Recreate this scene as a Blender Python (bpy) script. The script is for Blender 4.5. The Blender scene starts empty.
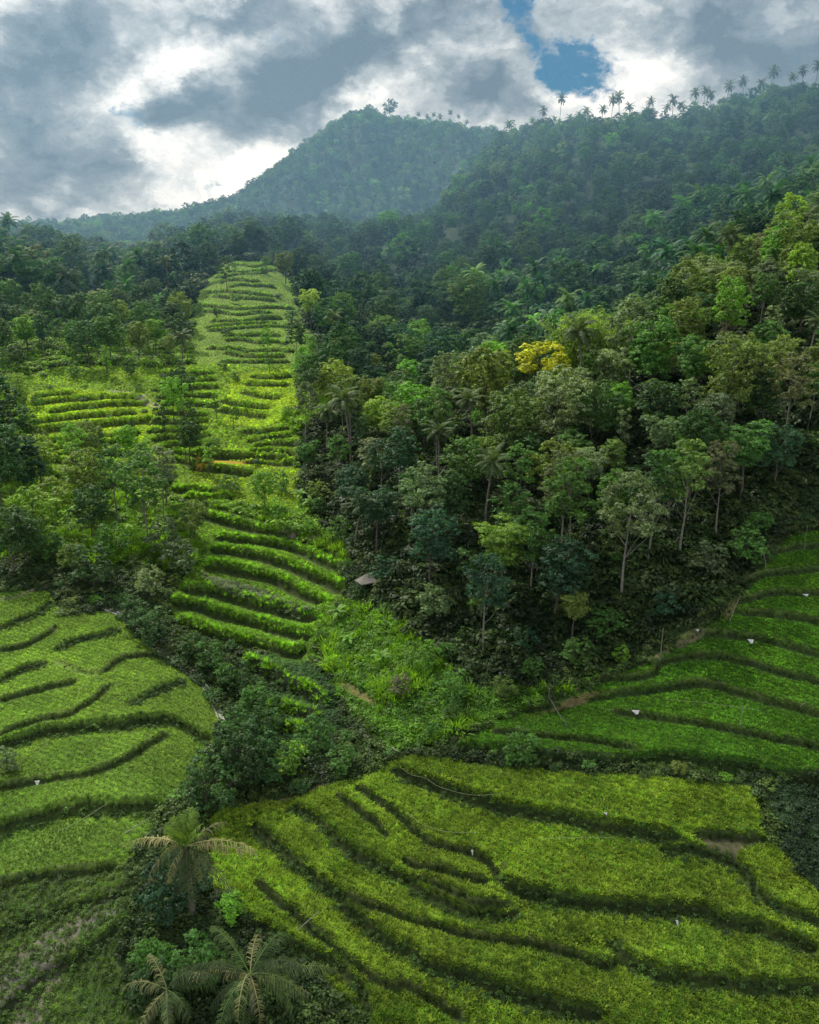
import bpy, math, random
import numpy as np
from mathutils import Vector, Matrix
R = math.radians
rng = np.random.default_rng(7); random.seed(7)
S = bpy.context.scene
C = S.collection
# ------------------------------------------------------------------ camera model
F, CX, CY, PITCH, CAMZ = 850.0, 409.5, 512.0, R(16.8), 46.0
cP, sP = math.cos(PITCH), math.sin(PITCH)
cam_d = bpy.data.cameras.new('camera'); cam = bpy.data.objects.new('camera', cam_d); C.objects.link(cam)
cam.location = (0, 0, CAMZ); cam.rotation_euler = (R(90) - PITCH, 0, 0)
cam_d.sensor_fit = 'VERTICAL'; cam_d.sensor_height = 24; cam_d.lens = 24 * F / 1024
cam_d.clip_start = 0.5; cam_d.clip_end = 8000
S.camera = cam
S.view_settings.view_transform = 'Standard'; S.view_settings.look = 'None'; S.view_settings.exposure = 0
S.render.resolution_x, S.render.resolution_y = 819, 1024

def uw(px, py):
    dx = (np.asarray(px, float) - CX) / F; dy = -(np.asarray(py, float) - CY) / F
    Dy = cP + dy * sP; Dz = -sP + dy * cP
    return dx / Dy, Dz / Dy                       # x/Y and (z-cam)/Y
def proj(x, y, z):
    z = z - CAMZ; d = y * cP - z * sP
    return CX + F * x / d, CY - F * (y * sP + z * cP) / d

# ------------------------------------------------------------------ base relief
def pchip(x, y, q):
    x = np.asarray(x, float); y = np.asarray(y, float)
    h = np.diff(x); d = np.diff(y) / h; m = np.zeros_like(y)
    for i in range(1, len(x) - 1):
        if d[i-1] * d[i] > 0:
            w1 = 2*h[i] + h[i-1]; w2 = h[i] + 2*h[i-1]
            m[i] = (w1 + w2) / (w1 / d[i-1] + w2 / d[i])
    m[0], m[-1] = d[0], d[-1]
    k = np.clip(np.searchsorted(x, q) - 1, 0, len(x) - 2)
    t = (q - x[k]) / h[k]; t = np.clip(t, 0, 1); hk = h[k]
    return (2*t**3 - 3*t*t + 1)*y[k] + (t**3 - 2*t*t + t)*hk*m[k] + (3*t*t - 2*t**3)*y[k+1] + (t**3 - t*t)*hk*m[k+1]
COLS = {
 -130: [(1024,42),(880,52),(770,63),(690,75),(620,89),(560,104),(490,128),(420,158),(370,184),(335,212),(310,240),(280,290),(256,390),(244,520),(240,620),(225,900)],
 0:   [(1024,42),(880,52),(770,63),(690,75),(620,89),(560,104),(490,128),(420,158),(370,184),(335,212),(310,240),(282,290),(257,390),(250,520),(250,620),(232,900)],
 120: [(1024,41),(880,51),(770,62),(690,74),(620,91),(560,106),(490,130),(420,158),(375,182),(350,208),(325,245),(300,300),(270,400),(255,520),(248,640),(222,950)],
 240: [(1024,40),(880,51),(795,61),(705,77),(615,96),(530,116),(465,139),(410,162),(375,183),(342,212),(302,250),(266,292),(254,390),(240,500),(232,600),(194,900)],
 330: [(1024,40),(880,51),(775,63),(700,76),(620,93),(540,112),(465,135),(415,156),(380,185),(350,215),(320,255),(295,300),(262,390),(240,500),(225,620),(132,900)],
 410: [(1024,40),(880,51),(768,63),(700,72),(640,83),(560,95),(490,111),(445,127),(435,150),(425,180),(360,225),(320,275),(270,370),(232,480),(205,620),(126,900)],
 500: [(1024,40),(880,51),(768,62),(710,70),(650,79),(580,88),(510,103),(440,125),(402,142),(400,180),(370,220),(320,270),(255,370),(143,580),(143,700),(143,900)],
 600: [(1024,40),(880,51),(768,62),(710,70),(645,78.5),(570,87),(500,101),(430,122),(372,150),(370,185),(350,225),(300,280),(235,370),(127,545),(140,700),(160,900)],
 700: [(1024,40),(880,51),(768,61),(700,70),(610,80),(545,90),(470,104),(390,124),(316,153),(310,185),(290,225),(260,280),(205,360),(106,520),(130,700),(160,900)],
 819: [(1024,40),(880,50),(768,61),(680,71),(590,84),(530,94),(470,103),(380,122),(294,150),(250,178),(244,220),(225,275),(175,355),(80,490),(110,700),(160,900)],
 950: [(1024,40),(880,50),(768,61),(680,71),(590,84),(530,94),(465,103),(370,122),(275,150),(222,178),(215,220),(195,275),(150,355),(56,480),(90,700),(160,900)]}
cpx = sorted(COLS); NS = 16
sU = np.zeros((NS, len(cpx))); sV = sU.copy(); sW = sU.copy()
for j, p in enumerate(cpx):
    for k, (py, Y) in enumerate(COLS[p]):
        u, w = uw(p, py); sU[k, j] = u; sV[k, j] = math.log(Y); sW[k, j] = w
SKY = {15: ([-400,-130,0,60,75,150,200,240,270,300,330,350,370,385,400,440,490,540,600,819,1200], [240,240,240,234,231,228,222,203,181,158,139,126,120,129,132,134,142,161,182,190,190]),
       13: ([405,425,440,455,470,490,510,545,585,620,660,700,740,780,819,950,1300], [250,242,223,201,182,163,154,148,140,132,124,119,114,111,108,92,66])}
UG = np.concatenate([np.linspace(-1.3, -0.64, 90)[:-1], np.linspace(-0.64, 0.64, 800), np.linspace(0.64, 1.3, 90)[1:]])
VG = np.concatenate([np.linspace(math.log(17), math.log(32), 90)[:-1], np.linspace(math.log(32), math.log(200), 860), np.linspace(math.log(200), math.log(330), 250)[1:], np.linspace(math.log(330), math.log(1700), 230)[1:]])
NU, NV = len(UG), len(VG)
kv = np.stack([pchip(sU[k], sV[k], np.clip(UG, sU[k][0], sU[k][-1])) for k in range(NS)])
kw = np.stack([pchip(sU[k], sW[k], np.clip(UG, sU[k][0], sU[k][-1])) for k in range(NS)])
for k_, (a_, b_) in SKY.items():
    us_, ws_ = uw(a_, b_); m_ = (UG >= us_[0]) if k_ == 13 else np.ones(NU, bool)
    q_ = np.interp(UG, us_, ws_)
    if k_ == 13: t_ = np.clip((UG - us_[0])/(us_[2] - us_[0]), 0, 1); kw[k_] = kw[k_]*(1 - t_) + q_*t_; kw[14] = np.minimum(kw[14], kw[13] - .035*t_)
    else: kw[k_] = q_
W0 = np.zeros((NV, NU))
wn = uw(409, 1024)[1]
for i in range(NU):
    v = np.concatenate([[math.log(16)], kv[:, i], [math.log(1800)]])
    w = np.concatenate([[-46.0/16], kw[:, i], [kw[-1, i] - 0.06]])
    W0[:, i] = pchip(v, w, VG)
Yg = np.exp(VG)[:, None] * np.ones((1, NU)); Xg = Yg * UG[None, :]
def vnoise(x, y, seed=0):
    xi = np.floor(x).astype(np.int64); yi = np.floor(y).astype(np.int64); fx = x - xi; fy = y - yi
    fx = fx*fx*(3 - 2*fx); fy = fy*fy*(3 - 2*fy)
    def h(a, b):
        n = (a * 374761393 + b * 668265263 + seed * 1442695) & 0x7fffffff
        n = ((n ^ (n >> 13)) * 1274126177) & 0x7fffffff
        return ((n ^ (n >> 16)) & 0xffff) / 65535.0 * 2 - 1
    return (h(xi, yi)*(1-fx) + h(xi+1, yi)*fx)*(1-fy) + (h(xi, yi+1)*(1-fx) + h(xi+1, yi+1)*fx)*fy
def fbm(x, y, o=4, seed=0):
    s = 0; a = 1; t = 0
    for k in range(o):
        s = s + a * vnoise(x, y, seed + k); t += a; a *= .5; x = x*2.03 + 7.1; y = y*2.03 + 3.7
    return s / t
def sst(a, b, x):
    t = np.clip((x - a) / (b - a), 0, 1); return t*t*(3 - 2*t)
Z0 = CAMZ + Yg * W0
far = sst(330, 560, Yg)
Z0 += far * (1 - .85*np.exp(-((Yg-900)/75)**2)) * (1 - .75*np.exp(-((Yg-530)/55)**2)) * (14*fbm(Xg/95, Yg/150, 4, 3) + 30*(.35-np.abs(fbm(Xg/75 + 5, Yg/260, 3, 9)))*sst(330,420,Yg))
Z0 += sst(85, 150, Yg) * 0.9 * fbm(Xg/17, Yg/17, 3, 5) * (1 - far)
def samp(A, x, y):
    x = np.asarray(x, float); y = np.maximum(np.asarray(y, float), 17.01)
    u = np.clip(x / y, -1.299, 1.299); v = np.log(y)
    i = np.clip(np.searchsorted(UG, u) - 1, 0, NU - 2); j = np.clip(np.searchsorted(VG, v) - 1, 0, NV - 2)
    a = (u - UG[i]) / (UG[i+1] - UG[i]); b = np.clip((v - VG[j]) / (VG[j+1] - VG[j]), 0, 1)
    return (A[j, i]*(1-a) + A[j, i+1]*a)*(1-b) + (A[j+1, i]*(1-a) + A[j+1, i+1]*a)*b
def ground_px(px, py, A=None, ymin=20, ymax=1500):
    """where the sight line of a picture point meets the relief"""
    A = Z0 if A is None else A
    px = np.atleast_1d(np.asarray(px, float)); py = np.atleast_1d(np.asarray(py, float)); out = []
    Ys = np.exp(np.linspace(math.log(ymin), math.log(ymax), 5000))
    for a, b in zip(px, py):
        u, w = uw(a, b)
        d = CAMZ + Ys * w - samp(A, Ys * u, Ys)
        k = np.argmax(d < 0) if (d < 0).any() else len(Ys) - 1
        out.append((Ys[k]*u, Ys[k]))
    return np.array(out)

# ------------------------------------------------------------------ terrace edges traced on the slope (x0, y0, scale of each survey sheet)
LINES = []
def L(sheet, h, pts, kind='bank', R_=4.0):
    x0, y0, s = sheet
    LINES.append((np.array([(x0 + a/s, y0 + b/s) for a, b in pts]), h, kind, R_))
A = (200, 740, 3.605); B = (400, 740, 3.605); D = (609, 740, 3.605); G = (0, 740, 3.605); E = (480, 560, 2.416); Fz = (0, 560, 3.56); H = (150, 480, 3.657); I = (0, 360, 2.56); P = (0, 0, 1)
L(A, .9, [(190,300),(215,312),(260,350),(310,390),(370,450),(430,500),(480,540),(535,590),(600,660),(660,710),(757,760),(830,810),(950,850),(1060,885),(1180,920),(1260,940),(1350,968),(1470,1010)], 'wide')
L(A, .35, [(520,560),(580,600),(640,612),(757,640),(850,665),(960,690),(1110,715),(1280,755),(1420,790),(1480,785)])
L(A, .45, [(195,495),(260,560),(330,620),(400,670),(460,730),(520,780),(570,820),(620,860),(680,880),(757,885),(840,925),(900,970),(970,1015)])
L(A, .6, [(100,630),(180,650),(260,680),(340,720),(420,760),(500,790),(560,850),(600,900),(610,960),(615,1030)], 'wide')
L(A, .3, [(0,490),(40,540),(80,590),(108,635)])
L(A, .75, [(335,232),(420,280),(480,330),(540,390),(600,430),(680,462),(757,495),(800,530),(890,575),(970,608),(1070,618),(1170,622)], 'wide')
L(B, .3, [(0,420),(60,460),(150,475),(250,500),(340,525)])
L(B, .4, [(50,490),(150,535),(230,575),(270,595),(420,600)])
L(A, .45, [(560,165),(630,210),(700,260),(757,300),(800,345),(850,385),(930,400),(1010,425),(1060,465),(1075,505),(1062,535)])
L(A, .3, [(490,190),(560,240),(630,290),(700,355)])
L(B, .95, [(-30,100),(0,112),(80,140),(160,170),(240,195),(320,215),(360,240),(450,250),(550,270),(650,290),(757,305),(860,320),(950,345),(1020,360)], 'wide')
L(D, .35, [(290,342),(400,352),(520,357),(575,352)])
L(D, .6, [(170,375),(300,387),(400,410),(450,430),(500,465),(520,510),(560,570),(620,610),(700,640),(780,655)], 'wide')
L(B, 1.2, [(180,45),(260,30),(400,32),(500,58),(620,68),(753,72),(853,66),(950,60),(1080,65),(1200,85),(1290,100),(1350,130),(1440,140),(1540,142)], 'wide')
L(D, .4, [(560,140),(556,200),(575,260),(580,340)], 'ditch')
L(B, .95, [(350,520),(500,555),(600,572),(753,592),(900,598),(1000,602),(1090,610),(1150,640),(1230,660),(1310,668),(1390,700),(1520,745)], 'wide')
L(D, .8, [(20,700),(60,770),(130,815),(200,840),(280,848),(380,860),(480,875),(600,885),(790,897)], 'wide')
L(D, .35, [(-60,770),(0,795),(40,775)])
L(E, .3, [(20,420),(120,425),(220,435),(300,445),(350,460),(390,474)])
L(E, .5, [(310,358),(400,375),(500,390),(600,405),(700,430),(835,452)])
L(E, .6, [(90,362),(200,345),(300,325),(400,310),(480,298),(560,300),(620,318),(700,340),(760,355),(835,377)])
L(E, .5, [(60,345),(200,312),(300,290),(400,282),(440,250),(500,235),(560,230),(620,240),(700,262),(835,302)])
L(E, .6, [(470,215),(530,180),(600,180),(680,188),(740,205),(835,235)])
L(E, .6, [(510,155),(560,130),(620,120),(700,125),(760,135),(835,152)])
L(E, .5, [(600,118),(630,100),(690,82),(740,75),(835,80)])
L(E, .45, [(570,85),(620,65),(680,40),(740,25),(835,22)])
L(P, .5, [(758,563),(775,552),(795,546),(830,543)])
L(P, .5, [(770,545),(790,532),(830,524)])
L(Fz, .5, [(-30,255),(0,240),(60,215),(120,190),(160,165),(185,140)], 'wide')
L(Fz, .4, [(-20,322),(60,310),(120,290),(170,260),(200,230)])
L(Fz, .6, [(190,328),(215,310),(260,285),(330,270),(380,258),(420,240)], 'wide')
L(Fz, .55, [(-20,440),(0,428),(50,400),(110,375),(178,362)], 'wide')
L(Fz, .25, [(195,352),(260,385),(330,402),(365,405)], 'path')
L(Fz, .45, [(355,408),(400,370),(450,345),(520,335),(605,333)])
L(Fz, .3, [(-20,505),(80,475),(180,450),(285,423)])
L(Fz, .35, [(-20,645),(60,605),(150,580),(240,558),(290,530),(340,490),(395,435)])
L(Fz, .45, [(440,525),(500,490),(560,460),(610,435),(665,430)], 'wide')
L(Fz, 1.1, [(-30,650),(80,630),(140,600),(230,598),(300,588),(380,578),(450,580),(530,568),(580,560),(640,578),(700,610),(765,645)], 'wide')
L(Fz, .25, [(-20,812),(100,790),(200,775),(300,760),(400,730),(490,680),(570,625),(605,605)])
L(G, 1.1, [(-40,325),(60,295),(150,268),(250,243),(350,234),(460,233),(590,228)], 'wide')
L(G, .6, [(-40,530),(100,495),(200,485),(300,470),(440,452)])
L(G, .5, [(-40,700),(80,652),(180,618),(280,585),(380,560),(470,555)], 'wide')
L(G, .5, [(-40,1010),(70,918),(150,850),(230,800),(330,750),(400,690),(455,635)], 'wide')
L(H, .9, [(180,120),(280,150),(380,180),(480,200),(620,235)], 'tall')
L(H, .9, [(235,213),(330,225),(420,225),(520,240),(600,280),(710,335)], 'tall')
L(H, 1.1, [(215,248),(300,255),(400,280),(480,305),(560,340),(640,370),(715,408)], 'tall')
L(H, 1.1, [(190,313),(280,320),(370,340),(460,355),(540,400),(650,455)], 'tall')
L(H, 1.2, [(110,408),(200,405),(300,430),(400,465),(500,485),(625,512)], 'tall')
L(H, 1.2, [(70,448),(170,455),(260,490),(380,510),(480,545),(600,578)], 'tall')
L(H, 1.1, [(90,508),(180,545),(280,580),(400,600),(500,628),(580,620)], 'tall')
L(H, 1.3, [(330,655),(420,700),(500,750),(580,790),(650,835)], 'tall')
L(H, 1.1, [(425,812),(520,850),(610,882)], 'tall'); L(H, 1.1, [(435,877),(520,910),(600,947)], 'tall')
for h, p in [(.9,[(75,95),(150,88),(195,84)]),(1,[(80,113),(180,101),(300,96),(375,100)]),(1,[(120,132),(230,119),(300,112),(385,110)]),(1,[(78,162),(150,151),(250,141),(355,134)]),
             (1.2,[(80,183),(160,173),(250,165),(330,158),(395,149)]),(1.1,[(90,212),(180,206),(280,196),(365,184)]),(1,[(110,228),(250,213),(345,204)]),
             (.9,[(640,40),(700,45),(748,39)]),(.9,[(625,60),(700,63),(745,64)]),(.9,[(615,79),(680,94),(725,95)]),(1,[(565,103),(640,118),(695,125)]),(1,[(558,125),(620,135),(690,146)]),
             (1.3,[(495,243),(600,245),(680,250),(740,250)]),(1.2,[(485,269),(600,285),(650,290)]),(1,[(435,330),(520,335),(570,341)]),(.9,[(470,352),(540,360),(600,352)])]:
    L(I, h*1.35, p, 'tall', 2.6)
r2 = random.Random(5)
for k in range(17):                                       # the stepped hill at the head of the valley
    y = 263 + k * 6.1 + r2.uniform(-1.4, 1.4); t = k / 16
    a = 226 - 34*min(1, t*1.6) + (t > .7)*20 + r2.uniform(-10, 16); b = 272 + 24*min(1, t*1.5) + r2.uniform(-18, 8)
    LINES.append((np.array([(a + (b-a)*q, y + r2.uniform(-1.3, 1.3) + 2.2*math.sin(q*3 + k*.8)) for q in (0, .25, .5, .75, 1)]), 1.15 + .3*(k % 3 == 0), 'tall', 1.9))
for k in range(12):                                       # narrow grassy steps between the two bright flights
    y = 372 + k*8.2
    for a, b in ((152 + r2.uniform(-6, 8), 214 + r2.uniform(-8, 8)), (40 + r2.uniform(-10, 30), 110 + r2.uniform(-20, 30)), (250 + r2.uniform(-10, 8), 300 + r2.uniform(-6, 6))):
        if (b < 160 and y < 448) or (a > 230 and y < 425): continue
        LINES.append((np.array([(a + (b-a)*q, y + r2.uniform(-1, 1) + 2*math.sin(q*3 + k)) for q in (0, .33, .66, 1)]), 1.1, 'tall', 2.4))
for k in range(5):                                        # small terraces behind the right hand hill
    LINES.append((np.array([(405 + 3*k, 336 + 5.5*k), (440, 334 + 5.5*k), (478 - 2*k, 332 + 5.5*k)]), 1.3, 'tall', 5.0))
LINES = [(p_, max(h_, .5) if k_ == 'bank' else h_*1.45 if (k_ == 'tall' and p_[:, 1].min() > 495) else h_, k_, r_) for p_, h_, k_, r_ in LINES]
def spline(p, n):
    q = np.vstack([2*p[0]-p[1], p, 2*p[-1]-p[-2]]); out = []
    for i in range(len(p) - 1):
        a, b, c, d = q[i], q[i+1], q[i+2], q[i+3]
        for t in np.linspace(0, 1, n, endpoint=False):
            out.append(.5*((2*b) + (c-a)*t + (2*a-5*b+4*c-d)*t*t + (3*b-a-3*c+d)*t**3))
    out.append(p[-1]); return np.array(out)
DZ = np.zeros_like(Z0); DB = np.full(Z0.shape, 99.0); KB = np.zeros(Z0.shape, np.int8); HB = np.zeros(Z0.shape)
KIDX = {'bank': 1, 'wide': 2, 'tall': 3, 'path': 4, 'ditch': 5}
WL = []
for pts, h, kind, R_ in LINES:
    p = spline(pts, 3); g = ground_px(p[:, 0], p[:, 1])
    seg = np.hypot(*np.diff(g, axis=0).T)
    g = g[np.concatenate([[True], seg > 0.05])]
    if len(g) < 2: continue
    # small hand-dug wobble
    n_ = len(g); wob = .22*vnoise(np.arange(n_)*.8, np.full(n_, h*91.), 11)
    tg = np.gradient(g, axis=0); tg /= np.maximum(np.hypot(tg[:, 0], tg[:, 1])[:, None], 1e-6)
    g = g + np.stack([-tg[:, 1], tg[:, 0]], 1) * wob[:, None]
    WL.append((g, h, kind, R_))
    lo = g.min(0) - 6; hi = g.max(0) + 6
    jj = np.where((np.exp(VG) >= lo[1]) & (np.exp(VG) <= hi[1]))[0]
    if len(jj) == 0: continue
    j0, j1 = jj[0], jj[-1] + 1
    us = [lo[0]/lo[1] if lo[0] < 0 else lo[0]/hi[1], hi[0]/lo[1] if hi[0] > 0 else hi[0]/hi[1]]
    ii = np.where((UG >= us[0]) & (UG <= us[1]))[0]
    if len(ii) == 0: continue
    i0, i1 = ii[0], ii[-1] + 1
    x = Xg[j0:j1, i0:i1]; y = Yg[j0:j1, i0:i1]
    best = np.full(x.shape, 1e9); sg = np.ones(x.shape); al = np.zeros(x.shape)
    cum = np.concatenate([[0], np.cumsum(np.hypot(*np.diff(g, axis=0).T))])
    for k in range(len(g) - 1):
        a, b = g[k], g[k+1]; ab = b - a; l2 = (ab**2).sum()
        t = np.clip(((x-a[0])*ab[0] + (y-a[1])*ab[1]) / l2, 0, 1)
        dx = x - a[0] - t*ab[0]; dy = y - a[1] - t*ab[1]; d = np.hypot(dx, dy)
        m = d < best
        best[m] = d[m]; sg[m] = np.sign(ab[0]*dy - ab[1]*dx)[m]; al[m] = (cum[k] + t*math.sqrt(l2))[m]
    taper = sst(0, 1.0, al) * sst(0, 1.0, cum[-1] - al)
    sd = best * sg
    wd = .16 if kind in ('bank', 'path') else .28
    wd = max(wd, .0011*g[:, 1].mean()); prof = np.tanh(sd / wd) * np.clip(1 - best / R_, 0, 1) * h * .5
    if kind == 'ditch': prof = -.5 * np.exp(-(best/.35)**2)
    rim = .13*np.exp(-((sd - .3)/.22)**2)
    DZ[j0:j1, i0:i1] += (prof + rim) * taper
    cur = DB[j0:j1, i0:i1]; m = (best < np.abs(cur)) & (taper > .15)
    cur[m] = sd[m]; KB[j0:j1, i0:i1][m] = KIDX[kind]; HB[j0:j1, i0:i1][m] = h
Z = Z0 + DZ
Z += .05*fbm(Xg/.9, Yg/.9, 2, 21)*sst(140, 60, Yg)
gz = lambda x, y: samp(Z, x, y)

# ------------------------------------------------------------------ zones on the ground
PX, PY = proj(Xg, Yg, Z0)
def inpoly(px, py, poly):
    ins = np.zeros(px.shape, bool); n = len(poly)
    for i in range(n):
        x1, y1 = poly[i]; x2, y2 = poly[(i+1) % n]
        c = ((y1 > py) != (y2 > py)) & (px < (x2-x1)*(py-y1)/((y2-y1) or 1e-9) + x1)
        ins ^= c
    return ins
_wa = np.clip((Yg - 95)/60, 0, 1)
PXw = PX + _wa*11*fbm(Xg/9, Yg/9, 3, 81); PYw = PY + _wa*5*fbm(Xg/9 + 40, Yg/9, 3, 82)
def zone(poly, y0, y1): return inpoly(PXw, PYw, poly) & (Yg > y0) & (Yg < y1)
ZP = dict(
 ripe=([(208,822),(225,806),(292,800),(330,785),(372,775),(398,757),(470,762),(620,770),(756,785),(770,838),(830,905),(830,1060),(390,1060),(372,1020),(310,955),(250,915),(212,885)], 25, 72),
 young=([(455,748),(520,712),(575,694),(655,664),(692,636),(735,606),(762,570),(790,535),(840,522),(840,778),(760,772),(620,757)], 55, 110),
 left=([(-140,610),(0,592),(48,590),(64,616),(112,610),(160,655),(204,688),(222,718),(214,762),(182,792),(162,806),(140,850),(122,868),(-140,890)], 40, 110),
 leftlow=([(-140,890),(122,868),(128,905),(118,960),(150,1050),(-140,1070)], 25, 60),
 mid=([(190,505),(250,518),(338,560),(345,590),(318,640),(312,668),(255,650),(178,622),(168,600),(200,560)], 80, 130),
 leaf=([(200,572),(262,590),(318,615),(300,618),(215,592)], 80, 130),
 gul=([(240,655),(310,660),(345,700),(330,760),(300,755)], 60, 100),
 fleft=([(24,392),(150,390),(158,420),(140,448),(36,462)], 120, 230),
 fright=([(222,400),(240,374),(296,368),(303,398),(285,418),(262,430),(220,425)], 130, 230),
 fwide=([(18,378),(60,366),(298,364),(278,410),(302,440),(290,470),(262,458),(190,454),(186,500),(150,480),(60,474),(40,462)], 120, 240),
 fmid=([(186,500),(190,454),(262,456),(300,470),(300,515),(240,505)], 90, 165),
 head=([(222,262),(275,262),(292,285),(310,335),(300,366),(208,370),(184,345),(194,300)], 180, 330),
 back=([(400,335),(485,334),(485,360),(405,364)], 212, 262),
 pond=([(336,680),(348,682),(362,690),(380,702),(392,712),(372,706),(352,698),(338,690)], 60, 90),
 mud=([(694,838),(760,840),(742,850),(736,862),(712,850)], 45, 70),
 crop=([(780,778),(840,780),(840,900),(800,880),(782,840),(772,800)], 45, 75),
 orange=([(195,459),(250,461),(248,466),(192,467)], 110, 160),
 strip=([(268,742),(308,740),(322,770),(300,795),(275,790)], 50, 80),
 weeds=([(318,640),(345,600),(400,620),(470,690),(560,692),(640,662),(520,712),(440,745),(395,752),(360,720),(336,690)], 60, 100),
)
M = {k: zone(*v) for k, v in ZP.items()}
foot = ground_px(*np.array([(300,500),(350,560),(400,625),(470,690),(560,690),(640,650),(700,610),(740,580),(770,545),(819,500),(900,470)], float).T)
fu = foot[:, 0]/foot[:, 1]; o_ = np.argsort(fu); fu, fy = fu[o_], foot[o_, 1]
yfoot = lambda u: np.interp(u, fu, fy)
crest_u = uw(np.array([300, 330,410,500,600,700,819,950]), np.array([440, 430,435,402,372,316,250,222]))[0]
ycrest = lambda u: np.interp(u, crest_u, [128,138,140,148,156,162,184,190])
UU = UG[None, :]*np.ones_like(Yg)
u300 = uw(300, 470)[0]
M['weeds'] &= ~M['pond'] & ~M['mud']
M['hill'] = (UU > u300) & (Yg > yfoot(UU)) & (Yg < ycrest(UU) + 22)
M['forest'] = (Yg > 232) & ~M['head'] & ~M['back']
M['forest'] |= (UU > uw(320, 400)[0]) & (Yg > ycrest(UU) + 22) & ~M['back'] & (Yg > 165)
fields = M['ripe'] | M['young'] | M['left'] | M['mid'] | M['fleft'] | M['fright'] | M['fwide'] | M['fmid'] | M['head'] | M['back']
# albedo of the soil and cover, with bank shade and valley sun painted in
col = np.zeros(Z.shape + (3,)); col[:] = (.030, .055, .016)
n1 = fbm(Xg/6, Yg/6, 3, 31)[..., None]; n2 = fbm(Xg/1.6, Yg/1.6, 3, 41)[..., None]
def paint(m, c, amt=.25): col[m] = (np.array(c) * (1 + amt*n1 + .25*n2))[m]
paint(M['forest'] | M['hill'], (.013, .032, .010)); paint(M['forest'] & (Yg > 300), (.018, .040, .016)); paint(M['weeds'], (.045, .085, .016))
paint(M['ripe'], (.050, .085, .015)); paint(M['young'], (.034, .09, .010)); paint(M['left'], (.085, .150, .026)); paint(M['leftlow'], (.06, .095, .026))
paint(M['mid'], (.085, .15, .024)); paint(M['leaf'], (.075, .10, .05)); paint(M['gul'], (.030, .05, .02))
paint(M['fleft'], (.12, .22, .022)); paint(M['fright'], (.12, .21, .022)); paint(M['fwide'], (.11,.19,.02)); paint(M['fleft'] | M['fright'], (.19, .31, .022)); paint(M['orange'], (.32, .22, .03)); paint(M['fmid'] & ~M['orange'], (.10,.17,.022)); paint(M['head'], (.12, .20, .03)); paint(M['back'], (.05, .09, .03))  # bright left and right terraces: sun patches put into the ground colour
paint(M['pond'], (.11, .115, .040), .05); paint(M['mud'], (.10, .095, .05)); paint(M['crop'], (.025, .05, .018)); paint(M['orange'], (.32, .22, .03)); paint(M['strip'], (.08, .13, .02))
for a, b in [((0,975),(110,905)), ((0,1000),(60,940)), ((20,1024),(45,985))]:            # wet grey mud between the low paddies
    ga = ground_px([a[0], b[0]], [a[1], b[1]]); t = np.clip(((Xg-ga[0,0])*(ga[1,0]-ga[0,0]) + (Yg-ga[0,1])*(ga[1,1]-ga[0,1]))/(((ga[1]-ga[0])**2).sum()), 0, 1)
    d = np.hypot(Xg-ga[0,0]-t*(ga[1,0]-ga[0,0]), Yg-ga[0,1]-t*(ga[1,1]-ga[0,1]))
    k = (sst(1.6, .4, d + .5*n2[..., 0]))[..., None]; col = col*(1-k) + np.array((.13, .13, .105))*k
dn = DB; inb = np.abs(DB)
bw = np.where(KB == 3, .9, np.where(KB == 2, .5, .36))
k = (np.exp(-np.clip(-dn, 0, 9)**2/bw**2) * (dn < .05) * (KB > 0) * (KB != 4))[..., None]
col = col*(1-k*.9) + np.array((.020, .030, .010))*k*.9  # bank faces painted dark for the shade under their grass
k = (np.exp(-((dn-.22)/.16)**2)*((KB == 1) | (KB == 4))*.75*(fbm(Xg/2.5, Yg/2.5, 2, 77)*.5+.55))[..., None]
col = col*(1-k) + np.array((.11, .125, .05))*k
PATHS = [([(40,588),(62,581),(95,575)], .8, (.26,.23,.18)), ([(0,600),(20,596),(44,586)], .6, (.2,.18,.14)), ([(205,512),(240,520),(285,533),(320,545)], .7, (.22,.20,.16)), ([(110,565),(150,552),(180,548)], .6, (.19,.17,.12)), ([(400,742),(430,738),(458,741)], .5, (.10,.10,.05)),
         ([(262,808),(292,797),(318,788),(326,775)], .35, (.15,.14,.08)), ([(110,392),(135,395),(158,408)], 1.0, (.3,.29,.26)), ([(600,690),(560,706),(525,716)], .4, (.14,.12,.06)), ([(655,662),(690,640),(720,620),(735,606)], .35, (.12,.12,.06))]
for p, w_, c in PATHS:
    g = ground_px(*spline(np.array(p, float), 3).T); best = np.full(Z.shape, 99.)
    for a, b in zip(g[:-1], g[1:]):
        l2 = max(((b-a)**2).sum(), 1e-6); t = np.clip(((Xg-a[0])*(b[0]-a[0]) + (Yg-a[1])*(b[1]-a[1]))/l2, 0, 1)
        best = np.minimum(best, np.hypot(Xg-a[0]-t*(b[0]-a[0]), Yg-a[1]-t*(b[1]-a[1])))
    k = sst(w_, w_*.5, best + .25*n2[..., 0])[..., None]; col = col*(1-k) + np.array(c)*k
col = np.clip(col, .004, .8)

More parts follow.
